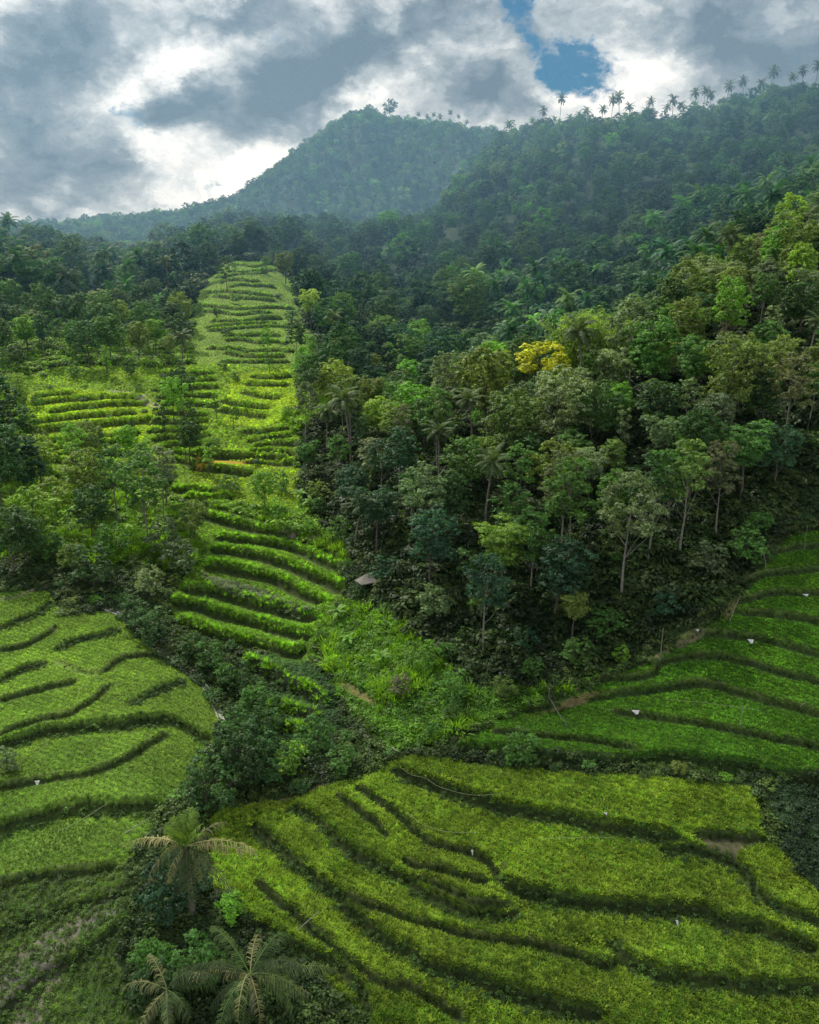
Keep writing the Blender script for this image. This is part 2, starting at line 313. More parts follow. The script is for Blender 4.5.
# ------------------------------------------------------------------ materials
def nodes(m):
    m.use_nodes = True; nt = m.node_tree; nt.nodes.clear(); return nt
def N(nt, t, **kw):
    n = nt.nodes.new(t)
    for k_, v_ in kw.items():
        if k_ in n.inputs.keys() if isinstance(k_, str) else False: n.inputs[k_].default_value = v_
        else: setattr(n, k_, v_)
    return n
def math_(nt, op, a, b=None, c=None):
    n = nt.nodes.new('ShaderNodeMath'); n.operation = op
    for i, v in enumerate((a, b, c)):
        if v is None: continue
        if isinstance(v, (int, float)): n.inputs[i].default_value = v
        else: nt.links.new(v, n.inputs[i])
    return n.outputs[0]
def mixc(nt, mode, fac, a, b):
    n = nt.nodes.new('ShaderNodeMix'); n.data_type = 'RGBA'; n.blend_type = mode
    for s, v in ((n.inputs['Factor'], fac), (n.inputs[6], a), (n.inputs[7], b)):
        if isinstance(v, (int, float)): s.default_value = v
        elif isinstance(v, tuple): s.default_value = (*v, 1)[:4]
        else: nt.links.new(v, s)
    return n.outputs[2]
def noise(nt, vec, scale, detail=4, rough=.55, dist=0):
    n = nt.nodes.new('ShaderNodeTexNoise'); n.inputs['Scale'].default_value = scale; n.inputs['Detail'].default_value = detail
    n.inputs['Roughness'].default_value = rough; n.inputs['Distortion'].default_value = dist
    if vec is not None: nt.links.new(vec, n.inputs['Vector'])
    return n.outputs['Fac']
def mrange(nt, v, a, b, c=0., d=1.):
    n = nt.nodes.new('ShaderNodeMapRange'); n.interpolation_type = 'SMOOTHSTEP'
    nt.links.new(v, n.inputs[0])
    for i, q in zip((1, 2, 3, 4), (a, b, c, d)): n.inputs[i].default_value = q
    return n.outputs[0]
def leaf_material(name, src, trans=.38, rough=.55, spec=.25):
    m = bpy.data.materials.new(name); nt = nodes(m)
    if src == 'OBJ': c = nt.nodes.new('ShaderNodeObjectInfo').outputs['Color']
    else:
        a = nt.nodes.new('ShaderNodeAttribute'); a.attribute_type = 'INSTANCER'; a.attribute_name = 'tint'; c = a.outputs['Color']
    v = nt.nodes.new('ShaderNodeAttribute'); v.attribute_name = 'leafvar'
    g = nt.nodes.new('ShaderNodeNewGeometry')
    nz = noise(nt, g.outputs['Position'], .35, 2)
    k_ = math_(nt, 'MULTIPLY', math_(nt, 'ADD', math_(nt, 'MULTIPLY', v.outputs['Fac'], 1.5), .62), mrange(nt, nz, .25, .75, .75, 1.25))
    vm = nt.nodes.new('ShaderNodeVectorMath'); vm.operation = 'SCALE'; nt.links.new(c, vm.inputs[0]); nt.links.new(k_, vm.inputs['Scale'])
    base = vm.outputs[0]
    p = nt.nodes.new('ShaderNodeBsdfPrincipled'); nt.links.new(base, p.inputs['Base Color']); p.inputs['Roughness'].default_value = rough
    p.inputs['Specular IOR Level'].default_value = spec
    t = nt.nodes.new('ShaderNodeBsdfTranslucent'); nt.links.new(mixc(nt, 'MULTIPLY', 1., base, (1.5, 1.6, .55)), t.inputs['Color'])
    mx = nt.nodes.new('ShaderNodeMixShader'); mx.inputs[0].default_value = trans
    nt.links.new(p.outputs[0], mx.inputs[1]); nt.links.new(t.outputs[0], mx.inputs[2])
    o = nt.nodes.new('ShaderNodeOutputMaterial'); nt.links.new(mx.outputs[0], o.inputs[0]); return m
LEAF = leaf_material('leaf', 'OBJ', .36, .5, .3); LEAF_I = leaf_material('leaf_scattered', 'INST'); GRASS_I = leaf_material('grass_blade', 'INST', .45, .5, .2)
FROND = leaf_material('palm_frond', 'OBJ', .25, .6, .2)
def simple(name, c1, c2, scale=3., rough=.85, bump=.3):
    m = bpy.data.materials.new(name); nt = nodes(m)
    tc = nt.nodes.new('ShaderNodeTexCoord'); n = noise(nt, tc.outputs['Object'], scale, 5, .65)
    p = nt.nodes.new('ShaderNodeBsdfPrincipled'); p.inputs['Roughness'].default_value = rough
    nt.links.new(mixc(nt, 'MIX', mrange(nt, n, .3, .7), c1, c2), p.inputs['Base Color'])
    b = nt.nodes.new('ShaderNodeBump'); b.inputs['Strength'].default_value = bump; nt.links.new(n, b.inputs['Height']); nt.links.new(b.outputs[0], p.inputs['Normal'])
    o = nt.nodes.new('ShaderNodeOutputMaterial'); nt.links.new(p.outputs[0], o.inputs[0]); return m
BARK = simple('bark', (.05,.042,.03), (.12,.10,.075)); PALEBARK = simple('pale_bark', (.12,.11,.085), (.24,.225,.18)); PALMBARK = simple('palm_trunk', (.10,.09,.07), (.20,.18,.14))
THATCH = simple('thatch', (.085,.078,.068), (.16,.148,.13), 6); PLASTIC = simple('white_plastic', (.42,.43,.41), (.62,.62,.58), 4, .5, .1); POLE = simple('weathered_pole', (.15,.15,.11), (.28,.27,.21), 8)
WOOD = simple('dark_wood', (.05,.04,.03), (.11,.09,.06)); STRING = simple('pale_string', (.20,.23,.13), (.30,.32,.2)); CONC = simple('mossy_concrete', (.16,.17,.14), (.30,.30,.27), 2.2)
m = bpy.data.materials.new('terrain'); nt = nodes(m); GROUND = m
ca = nt.nodes.new('ShaderNodeAttribute'); ca.attribute_name = 'cover'
g = nt.nodes.new('ShaderNodeNewGeometry')
f1 = noise(nt, g.outputs['Position'], 2.2, 6, .7); f2 = noise(nt, g.outputs['Position'], .23, 4)
cc = mixc(nt, 'MULTIPLY', 1., ca.outputs['Color'], mixc(nt, 'MIX', mrange(nt, f1, .3, .72), (.5,.52,.5), (1.5,1.45,1.4)))
cc = mixc(nt, 'MULTIPLY', 1., cc, mixc(nt, 'MIX', mrange(nt, f2, .3, .7), (.8,.85,.85), (1.18,1.1,1.0)))
p = nt.nodes.new('ShaderNodeBsdfPrincipled'); p.inputs['Roughness'].default_value = .9; p.inputs['Specular IOR Level'].default_value = .15; nt.links.new(cc, p.inputs['Base Color'])
b = nt.nodes.new('ShaderNodeBump'); b.inputs['Strength'].default_value = .6; b.inputs['Distance'].default_value = .25; nt.links.new(f1, b.inputs['Height']); nt.links.new(b.outputs[0], p.inputs['Normal'])
o = nt.nodes.new('ShaderNodeOutputMaterial'); nt.links.new(p.outputs[0], o.inputs[0])

# ------------------------------------------------------------------ mesh helpers
def mesh(name, V, Q, mat, var=None, T=None, smooth=False):
    V = np.asarray(V, np.float32); Q = np.asarray(Q, np.int32) if len(Q) else np.zeros((0, 4), np.int32)
    me = bpy.data.meshes.new(name); T = np.zeros((0, 3), np.int32) if T is None else np.asarray(T, np.int32)
    nq, ntr = len(Q), len(T); nl = nq*4 + ntr*3
    me.vertices.add(len(V)); me.vertices.foreach_set('co', V.ravel())
    me.loops.add(nl); me.loops.foreach_set('vertex_index', np.concatenate([Q.ravel(), T.ravel()]))
    me.polygons.add(nq + ntr); me.polygons.foreach_set('loop_start', np.concatenate([np.arange(nq)*4, nq*4 + np.arange(ntr)*3]).astype(np.int32))
    if smooth: me.polygons.foreach_set('use_smooth', np.ones(nq + ntr, bool))
    me.update(calc_edges=True)
    if var is not None:
        a = me.attributes.new('leafvar', 'FLOAT', 'POINT'); a.data.foreach_set('value', np.asarray(var, np.float32))
    me.materials.append(mat); return me
def unit(a): return a / np.maximum(np.linalg.norm(a, axis=-1, keepdims=True), 1e-9)
def leaves(c, n, Ls, Ws, g, droop=.2):
    k_ = len(c); n = unit(n); t = unit(np.cross(n, g.normal(size=(k_, 3)))); b_ = np.cross(n, t)
    Ls = (Ls*g.uniform(.65, 1.3, k_))[:, None]; Ws = (Ws*g.uniform(.65, 1.3, k_))[:, None]
    V = np.stack([c - t*Ls*.5 - n*droop*Ls*.5, c + b_*Ws*.5, c + t*Ls*.5 - n*droop*Ls*.5, c - b_*Ws*.5], 1).reshape(-1, 3)
    return V, np.arange(k_*4).reshape(-1, 4), np.repeat(g.uniform(0, 1, k_)**1.3, 4)
def tube(path, rad, n=7):
    path = np.asarray(path, float); rad = np.broadcast_to(np.asarray(rad, float), (len(path),))
    t = unit(np.gradient(path, axis=0)); ref = np.where(np.abs(t[:, 2:3]) > .9, np.array([[1., 0, 0]]), np.array([[0, 0, 1.]]))
    a = unit(np.cross(t, ref)); b_ = np.cross(t, a); an = np.linspace(0, 2*math.pi, n, endpoint=False)
    V = (path[:, None] + rad[:, None, None]*(np.cos(an)[None, :, None]*a[:, None] + np.sin(an)[None, :, None]*b_[:, None])).reshape(-1, 3); Q = []
    for i in range(len(path) - 1):
        for j in range(n): Q.append((i*n + j, i*n + (j+1) % n, (i+1)*n + (j+1) % n, (i+1)*n + j))
    return V, np.array(Q)
class MB:
    def __init__(s): s.V = []; s.Q = []; s.a = []; s.n = 0
    def add(s, V, Q, a=None):
        s.V.append(V); s.Q.append(np.asarray(Q) + s.n); s.a.append(np.full(len(V), .5) if a is None else a); s.n += len(V); return s
    def mesh(s, name, mat, smooth=False): return mesh(name, np.vstack(s.V), np.vstack(s.Q), mat, np.concatenate(s.a), smooth=smooth)
def sph(g, n):
    return unit(g.normal(size=(n, 3)))
def tree_mesh(seed, h=11, r=4.2, base=.38, nb=16, nl=4200, leaf=.36, shell=.55, flat=.8, bark=BARK, tr=.2, sparse=0., top=0.):
    """tapered trunk with limbs; crown of leaf clumps of many small leaves"""
    g = np.random.default_rng(seed); tm = MB(); cm = MB()
    lean = g.normal(0, .35, 2)
    tp = [np.array([lean[0]*t*t + .12*math.sin(5*t + seed), lean[1]*t*t + .12*math.cos(4*t + seed), t*h*.72]) for t in np.linspace(0, 1, 8)]
    tm.add(*tube(tp, np.linspace(tr, tr*.28, 8)*np.array([1.35, 1, 1, 1, 1, 1, 1, 1]), 8))
    cz0 = h*base; ch = h - cz0; blobs = []
    for k_ in range(nb):
        a = k_*2.399 + g.uniform(-.4, .4); q = (k_ + .5)/nb
        zz = cz0 + ch*(.12 + .82*q**.85); prof = math.sin(math.pi*min(1, .18 + .72*q))**.7
        prof = prof*(1 - top) + top*(q**1.5)
        rr = r*prof*math.sqrt(g.uniform(.15, 1))*.78
        br = r*g.uniform(.28, .46)*(1 - .25*q)
        c = np.array([math.cos(a)*rr + lean[0]*.7, math.sin(a)*rr + lean[1]*.7, zz - br*.15]); blobs.append((c, br))
        s0 = tp[int(np.clip(7*(zz - .10*h - rr*.7)/(h*.72), 2 if base > .35 else 1, 6))]
        mid_ = (s0 + c)*.5 + np.array([0, 0, -.12*rr + g.uniform(-.1, .4)])
        if k_ % 2 == 0: tm.add(*tube([s0, s0*.6 + c*.4 + np.array([g.normal(0, .25), g.normal(0, .25), -.10*rr]), mid_*.3 + c*.7 + np.array([0, 0, -.1]), c + (c - mid_)*.2], [tr*.30, tr*.22, tr*.14, tr*.05], 5))
    wsum = sum(b_**2 for _, b_ in blobs)
    for c, br in blobs:
        k_ = int(nl*br*br/wsum)
        # clumps inside each bough
        ncl = max(4, int(k_/26)); cd = sph(g, ncl); cd[:, 2] = np.where(cd[:, 2] < -.35, -cd[:, 2], cd[:, 2])
        cc_ = c + cd*br*g.uniform(shell, 1., (ncl, 1))*np.array([1, 1, flat])
        w_ = g.integers(0, ncl, k_); d = sph(g, k_)
        ctr = cc_[w_] + d*br*.27*np.array([1, 1, .6])*g.uniform(.2, 1, (k_, 1))
        if sparse: keep = g.uniform(size=k_) > sparse; ctr, d, w_ = ctr[keep], d[keep], w_[keep]
        nrm = unit(cd[w_]*.7 + d*.6 + np.array([0, 0, .55]) + g.normal(0, .35, ctr.shape))
        V, Q, a = leaves(ctr, nrm, leaf, leaf*.55, g); cm.add(V, Q, a)
    return tm.mesh('trunk', bark, True), cm.mesh('crown', LEAF)
def shrub_mesh(seed, r=1.4, h=1.8, nl=900, leaf=.2):
    g = np.random.default_rng(seed); cm = MB(); nb = 9
    for k_ in range(nb):
        a = k_*2.399; rr = r*.62*math.sqrt((k_ + .3)/nb); br = r*g.uniform(.32, .5)
        c = np.array([math.cos(a)*rr, math.sin(a)*rr, h*g.uniform(.35, .72)*(1 - .35*rr/r)]); n_ = nl//nb; ncl = 9; cd = sph(g, ncl); cd[:, 2] = np.abs(cd[:, 2])*1.1 - .25
        cc_ = c + cd*br*np.array([1, 1, h/r*.6]); w_ = g.integers(0, ncl, n_); d = sph(g, n_)
        V, Q, a_ = leaves(cc_[w_] + d*br*.32, cd[w_]*.6 + d*.5 + np.array([0, 0, .6]), leaf, leaf*.55, g); cm.add(V, Q, a_)
    return cm
def frond_path(Lf, el, droop, n=9):
    t = np.linspace(0, 1, n); ang = el - droop*t**1.25
    st = Lf/(n - 1); x = np.concatenate([[0], np.cumsum(np.cos(ang[:-1])*st)]); z = np.concatenate([[0], np.cumsum(np.sin(ang[:-1])*st)])
    return np.stack([x, np.zeros(n), z], 1)
def frond(g, Lf=4, el=.6, droop=1.4, nleaf=30, ll=.75, wl=.055, hang=.6, side=0., dry=0.):
    p = frond_path(Lf, el, droop); p[:, 1] += side*np.linspace(0, 1, 9)**2*Lf
    V, Q = tube(p, np.linspace(.05, .012, 9), 4); mb = MB().add(V, Q, np.full(len(V), .9))
    t = np.linspace(.14, 1, nleaf); pts = np.stack([np.interp(t, np.linspace(0, 1, 9), p[:, i]) for i in range(3)], 1)
    tg = unit(np.gradient(pts, axis=0)); sd = unit(np.cross(tg, np.array([0, 0, 1.]))); up = np.cross(sd, tg)
    for s in (-1, 1):
        L_ = (ll*np.sin(np.pi*np.clip(.12 + .82*t, 0, 1))**.6*g.uniform(.75, 1.15, nleaf))[:, None]
        dr = hang*g.uniform(.6, 1.4, (nleaf, 1))
        d1 = unit(sd*s + tg*.55 + up*(.25 - dr*.4)); d2 = unit(sd*s*.8 + tg*.45 - np.array([0, 0, 1.])*dr*1.5)
        a0 = pts; a1 = pts + d1*L_*.5; a2 = a1 + d2*L_*.5; w_ = tg*wl
        VV = np.stack([a0 - w_*.5, a0 + w_*.5, a1 + w_*.6, a1 - w_*.6, a2 + w_*.12, a2 - w_*.12], 1).reshape(-1, 3)
        keep_ = g.uniform(size=nleaf) > dry; VV = VV.reshape(nleaf, 6, 3)[keep_].reshape(-1, 3); nk_ = int(keep_.sum()); i = np.arange(nk_)[:, None]*6; QQ = np.vstack([i + np.array([0, 1, 2, 3]), i + np.array([3, 2, 4, 5])])
        mb.add(VV, QQ, np.repeat(g.uniform(.1, .9, nk_), 6))
    return mb
def rotz(V, a): c, s = math.cos(a), math.sin(a); return V @ np.array([[c, s, 0], [-s, c, 0], [0, 0, 1]])
def palm_meshes(seed, h=10, nf=20, Lf=3.9, nleaf=26, wl=.09, bend=1.0):
    g = np.random.default_rng(seed); t = np.linspace(0, 1, 10); b_ = g.uniform(-bend, bend, 2)
    path = np.stack([b_[0]*t**2, b_[1]*t**2, t*h], 1); tm = MB().add(*tube(path, np.interp(t, [0, .08, 1], [.26, .17, .12]), 8)); cm = MB(); top = path[-1]
    for k_ in range(nf):
        q = k_/(nf - 1); el = 1.35 - 1.75*q + g.uniform(-.15, .15)
        f = frond(g, Lf*g.uniform(.85, 1.1)*(.75 + .25*math.sin(math.pi*min(1, q + .3))), el, .75 + .9*g.uniform(.6, 1.1), nleaf, .8, wl, .5 + .6*q, g.uniform(-.08, .08))
        V = rotz(np.vstack(f.V), k_*2.399 + g.uniform(-.2, .2)) + top; cm.add(V, np.vstack(f.Q), np.concatenate(f.a)*(1 - .3*q))
    return tm.mesh('trunk', PALMBARK, True), cm.mesh('crown', FROND), top
def banana_mb(seed):
    g = np.random.default_rng(seed); mb = MB(); mb.add(*tube([(0, 0, 0), (.03, 0, .8), (0, .04, 1.7)], [.13, .11, .07], 6), np.full(18, .8))
    for k_ in range(9):
        p = frond_path(2.1*g.uniform(.7, 1.1), 1.25 - .07*k_, 1.5 + .8*g.uniform(), 7); w_ = .3*np.sin(np.pi*np.linspace(.12, .97, 7))**.6
        V = np.vstack([p + np.stack([0*w_, w_, -.25*w_], 1), p, p + np.stack([0*w_, -w_, -.25*w_], 1)]); Q = [(j*7 + i, j*7 + i + 1, (j+1)*7 + i + 1, (j+1)*7 + i) for j in (0, 1) for i in range(6)]
        mb.add(rotz(V, k_*2.4 + g.uniform(0, .4)) + np.array([0, 0, 1.65]), Q, np.full(21, g.uniform(.3, 1)))
    return mb
def bamboo_meshes(seed, h=10):
    g = np.random.default_rng(seed); tm = MB(); cm = MB()
    for k_ in range(14):
        a = g.uniform(0, 6.28); hh = h*g.uniform(.7, 1); t = np.linspace(0, 1, 8); sp = h*.28*g.uniform(.4, 1.2); r0 = g.uniform(0, .6)
        p = np.stack([math.cos(a)*(r0 + sp*t**2.3), math.sin(a)*(r0 + sp*t**2.3), hh*(t - .22*t**4)], 1); tm.add(*tube(p, np.linspace(.06, .02, 8), 5))
        n_ = 330; q = g.uniform(.25, 1, n_); c = np.stack([np.interp(q, t, p[:, i]) for i in range(3)], 1) + g.normal(0, 1, (n_, 3))*(.14 + .42*np.sin(np.pi*np.clip(q, 0, .98)))[:, None]
        V, Q, a_ = leaves(c, g.normal(0, .6, (n_, 3)) + np.array([0, 0, .8]), .42, .10, g, .5); cm.add(V, Q, a_)
    return tm.mesh('culms', simple('bamboo_culm', (.12,.15,.05), (.22,.24,.09)), True), cm.mesh('foliage', LEAF)

# ------------------------------------------------------------------ object helpers
USED = []
def link(o): C.objects.link(o); return o
def thing(name, loc, cat, rot=0, scale=1., label=None, group=None):
    o = bpy.data.objects.new(name, None); link(o); o.empty_display_size = .3; o.location = loc; o.rotation_euler = (0, 0, rot)
    o.scale = (scale,)*3 if isinstance(scale, (int, float)) else scale
    o['category'] = cat
    if label: o['label'] = label
    if group: o['group'] = group
    return o
def part(name, me, parent, color=None):
    o = bpy.data.objects.new(name, me); link(o); o.parent = parent
    if color is not None: o.color = (*color, 1)
    return o
def single(name, me, loc, cat, label, rot=0, scale=1., color=None, group=None, rx=0):
    o = bpy.data.objects.new(name, me); link(o); o.location = loc; o.rotation_euler = (rx, 0, rot); o.scale = (scale,)*3 if isinstance(scale, (int, float)) else scale
    o['category'] = cat; o['label'] = label
    if group: o['group'] = group
    if color is not None: o.color = (*color, 1)
    return o
def structure(name, me, kind='structure'):
    o = bpy.data.objects.new(name, me); link(o); o['kind'] = kind; return o

# ------------------------------------------------------------------ the terrain sheet
idx = np.arange(NV*NU).reshape(NV, NU)
Q = np.stack([idx[:-1, :-1], idx[:-1, 1:], idx[1:, 1:], idx[1:, :-1]], -1).reshape(-1, 4)
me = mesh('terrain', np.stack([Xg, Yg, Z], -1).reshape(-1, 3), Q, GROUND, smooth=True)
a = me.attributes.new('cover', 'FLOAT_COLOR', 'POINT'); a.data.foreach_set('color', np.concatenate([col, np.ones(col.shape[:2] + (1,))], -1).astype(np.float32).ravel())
ground = structure('terrain', me); ground['label'] = 'terraced valley sides and hills'

# ------------------------------------------------------------------ scattered cover that nobody could count
def scatter(name, pts, rot, scl, pick, tint, sources, label):
    me = bpy.data.meshes.new(name); n_ = len(pts); me.vertices.add(n_); me.vertices.foreach_set('co', np.asarray(pts, np.float32).ravel())
    for nm, ty, f, v in (('rot', 'FLOAT_VECTOR', 'vector', rot), ('scl', 'FLOAT', 'value', scl), ('pick', 'INT', 'value', pick), ('tint', 'FLOAT_COLOR', 'color', np.concatenate([tint, np.ones((n_, 1))], 1))):
        at_ = me.attributes.new(nm, ty, 'POINT'); at_.data.foreach_set(f, np.ascontiguousarray(v, np.int32 if ty == 'INT' else np.float32).ravel())
    o = structure(name, me, 'stuff'); o['label'] = label
    nt = bpy.data.node_groups.new(name, 'GeometryNodeTree'); nt.interface.new_socket('Geometry', in_out='INPUT', socket_type='NodeSocketGeometry'); nt.interface.new_socket('Geometry', in_out='OUTPUT', socket_type='NodeSocketGeometry')
    gi = nt.nodes.new('NodeGroupInput'); go = nt.nodes.new('NodeGroupOutput'); ip = nt.nodes.new('GeometryNodeInstanceOnPoints'); gti = nt.nodes.new('GeometryNodeGeometryToInstance')
    for s in reversed(sources):
        ob = nt.nodes.new('GeometryNodeObjectInfo'); ob.inputs['Object'].default_value = s; ob.inputs['As Instance'].default_value = True; nt.links.new(ob.outputs['Geometry'], gti.inputs[0])
    def na(nm, ty):
        n = nt.nodes.new('GeometryNodeInputNamedAttribute'); n.data_type = ty; n.inputs[0].default_value = nm; return n.outputs[0]
    nt.links.new(gi.outputs[0], ip.inputs['Points']); nt.links.new(gti.outputs[0], ip.inputs['Instance']); ip.inputs['Pick Instance'].default_value = True
    e2r = nt.nodes.new('FunctionNodeEulerToRotation'); nt.links.new(na('rot', 'FLOAT_VECTOR'), e2r.inputs[0]); nt.links.new(e2r.outputs[0], ip.inputs['Rotation'])
    nt.links.new(na('pick', 'INT'), ip.inputs['Instance Index']); nt.links.new(na('scl', 'FLOAT'), ip.inputs['Scale']); nt.links.new(ip.outputs[0], go.inputs[0])
    md = o.modifiers.new('scatter', 'NODES'); md.node_group = nt; return o
def src(name, me): return bpy.data.objects.new(name, me)
def relabel(me, mat): me = me.copy(); me.materials.clear(); me.materials.append(mat); return me
def tuft(seed, n=16, h=.42, spread=.16, lean=.5, w=.03):
    g = np.random.default_rng(seed); mb = MB()
    for k_ in range(n):
        a = g.uniform(0, 6.28); d = np.array([math.cos(a), math.sin(a), 0]); s = np.array([-d[1], d[0], 0])*w*g.uniform(.7, 1.3); b0 = d*spread*g.uniform(0, 1); hh = h*g.uniform(.65, 1.15); ln = lean*g.uniform(.3, 1.2)*hh
        m_ = b0 + d*ln*.35 + np.array([0, 0, hh*.62]); t_ = b0 + d*ln + np.array([0, 0, hh*(1 - .25*lean)])
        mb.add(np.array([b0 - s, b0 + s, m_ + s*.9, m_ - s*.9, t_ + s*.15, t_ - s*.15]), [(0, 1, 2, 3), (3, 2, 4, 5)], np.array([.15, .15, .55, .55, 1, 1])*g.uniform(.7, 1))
    return mb.mesh('tuft', GRASS_I)
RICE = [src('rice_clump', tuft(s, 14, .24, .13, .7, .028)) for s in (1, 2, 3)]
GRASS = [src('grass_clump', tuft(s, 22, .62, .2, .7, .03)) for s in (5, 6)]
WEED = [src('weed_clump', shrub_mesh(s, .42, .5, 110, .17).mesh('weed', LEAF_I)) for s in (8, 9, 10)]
def grid_pts(mask, spacing, ylim, jit=.8):
    """jittered points on the ground inside a zone"""
    jj, ii = np.where(mask)
    x0, x1, y0, y1 = Xg[mask].min(), Xg[mask].max(), Yg[mask].min(), min(Yg[mask].max(), ylim)
    x0 = max(x0, -.62*y1); x1 = min(x1, .62*y1)
    gx, gy = np.meshgrid(np.arange(x0, x1, spacing), np.arange(y0, y1, spacing)); x = (gx + rng.uniform(-.5, .5, gx.shape)*spacing*jit).ravel(); y = (gy + rng.uniform(-.5, .5, gx.shape)*spacing*jit).ravel()
    k_ = np.abs(x/y) < .62; x, y = x[k_], y[k_]
    i = np.clip(np.searchsorted(UG, x/y), 0, NU-1); j = np.clip(np.searchsorted(VG, np.log(y)), 0, NV-1)
    k_ = mask[j, i]; return x[k_], y[k_], DB[j, i][k_], KB[j, i][k_]
sc = dict(p=[], s=[], t=[], k=[])
def rice(mask, spacing, c1, c2, size=1., ylim=300, zoff=0.):
    x, y, d, kb = grid_pts(mask, spacing, ylim)
    k_ = (d > .2) | (d < -np.where(kb == 3, 1.0, np.where(kb == 2, .62, .40))); x, y = x[k_], y[k_]
    f = np.clip(.5 + .9*fbm(x/5, y/5, 3, 51) + .35*rng.normal(size=len(x)), 0, 1)[:, None]
    sc['p'].append(np.stack([x, y, gz(x, y) - .03 + zoff], 1)); sc['s'].append(size*rng.uniform(.75, 1.2, len(x))); sc['t'].append((np.array(c1)*(1-f) + np.array(c2)*f)*rng.uniform(.55, 1.55, (len(x), 1))*(1 + .38*fbm(x/13 + 9, y/9, 2, 57))[:, None]*(1 + .25*np.sin((x*.55 + y*.83)*2*np.pi/.62))[:, None]); sc['k'].append(rng.integers(0, 3, len(x)))
def yellow(p_, c):
    t_ = sc['t'][-1]; m_ = rng.uniform(size=len(t_)) < p_; t_[m_] = np.array(c)*rng.uniform(.8, 1.25, (m_.sum(), 1))
def flush(name, sources, label, tilt=.12):
    p_ = np.vstack(sc['p']); n_ = len(p_); rot = np.stack([rng.normal(0, tilt, n_), rng.normal(0, tilt, n_), rng.uniform(0, 6.28, n_)], 1)
    k_ = np.concatenate(sc['k']) % len(sources); print('SCATTER', name, n_)
    o = scatter(name, p_, rot, np.concatenate(sc['s']), k_, np.clip(np.vstack(sc['t']), .003, .8), sources, label)
    for q in sc: sc[q].clear()
    return o
rice(M['ripe'] & ~M['mud'], .19, (.095,.175,.018), (.180,.250,.026)); yellow(.16, (.22,.29,.035)); flush('ripening_rice', RICE, 'ripening rice standing in the foreground terraces')
rice(M['young'], .22, (.050,.130,.011), (.085,.185,.015), .85); flush('young_rice', RICE, 'young dark green rice in the terraces at right')
rice(M['left'], .21, (.105,.185,.028), (.165,.25,.038), .62); rice(M['leftlow'], .35, (.07,.13,.025), (.11,.18,.03), .9); flush('low_rice', RICE, 'short bright rice in the terraces at left')
rice(M['mid'] & ~M['leaf'], .3, (.09,.175,.02), (.16,.27,.03), .95); rice(M['fleft'] | M['fright'] | (M['fmid'] & ~M['orange']) | M['strip'], .5, (.20,.30,.020), (.30,.38,.030), 1.2); rice(M['fwide'] & ~M['fleft'] & ~M['fright'] & ~M['fmid'] & ~M['orange'], .7, (.12,.215,.018), (.22,.325,.028), 1.5); rice(M['head'], .8, (.08,.16,.025), (.15,.25,.04), 1.0, 330); rice(M['back'], .9, (.05,.1,.03), (.09,.14,.04), 1.5, 330)  # upper terrace tints lifted to stand for sunlight
flush('valley_rice', RICE, 'sunlit rice and grass on the terraces up the valley')
# grass and weeds on the banks
for g_, h_, kind, _ in WL:
    l_ = np.concatenate([[0], np.cumsum(np.hypot(*np.diff(g_, axis=0).T))]); n_ = int(l_[-1]/{'bank': .22, 'path': .5, 'wide': .13, 'tall': .15, 'ditch': .2}[kind]*(1 if g_[:, 1].mean() < 130 else .55))
    if n_ < 2: continue
    q = rng.uniform(0, l_[-1], n_); x = np.interp(q, l_, g_[:, 0]); y = np.interp(q, l_, g_[:, 1]); tx = np.interp(q, l_, np.gradient(g_[:, 0])); ty = np.interp(q, l_, np.gradient(g_[:, 1])); ln = np.maximum(np.hypot(tx, ty), 1e-6)
    off = rng.normal(-.05, .14, n_) if kind in ('bank', 'path') else np.where(rng.uniform(size=n_) < .55, rng.uniform(-.05, .4, n_), rng.uniform(-.75, 0, n_)) if kind == 'wide' else rng.uniform(-.12, .5, n_)
    x = x - ty/ln*off; y = y + tx/ln*off
    base = {'bank': (.06,.10,.02), 'path': (.10,.12,.04), 'wide': (.055,.095,.022), 'tall': (.095,.185,.018), 'ditch': (.05,.08,.02)}[kind]
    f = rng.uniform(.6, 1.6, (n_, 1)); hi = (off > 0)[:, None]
    sc['p'].append(np.stack([x, y, gz(x, y) - .04], 1)); sc['s'].append(rng.uniform(.5, 1.15, n_)*({'bank': .48, 'path': .4, 'wide': .5, 'tall': .95, 'ditch': .6}[kind]*(1. if g_[:, 1].mean() < 130 else .8))); sc['t'].append(np.array(base)*f*np.where(hi, 1.5, .6)); sc['k'].append(rng.integers(0, 2, n_))  # tint lifted for lit bank tops, cut for shaded faces
flush('bank_grass', GRASS, 'long grass hanging over the terrace banks', .35)
def weeds(mask, spacing, c1, c2, size, ylim=300):
    x, y, d, kb = grid_pts(mask, spacing, ylim); f = np.clip(.5 + .9*fbm(x/4, y/4, 2, 61) + .3*rng.normal(size=len(x)), 0, 1)[:, None]
    sc['p'].append(np.stack([x, y, gz(x, y) - .05], 1)); sc['s'].append(size*rng.uniform(.5, 1.5, len(x))); sc['t'].append((np.array(c1)*(1-f) + np.array(c2)*f)*rng.uniform(.7, 1.3, (len(x), 1))); sc['k'].append(rng.integers(0, 3, len(x)))
weeds(M['crop'], .45, (.022,.05,.018), (.04,.075,.03), 1.0); weeds(M['gul'], .45, (.03,.075,.02), (.06,.13,.028), .7); weeds(M['leaf'], .5, (.09,.13,.06), (.14,.18,.09), .8)
rest = (Yg < 225) & (Yg > 36) & ~fields & ~M['crop'] & ~M['gul'] & ~M['pond'] & ~M['mud'] & ~M['leftlow']
near = rest & (Yg < 110) & (np.abs(UU) < .62)
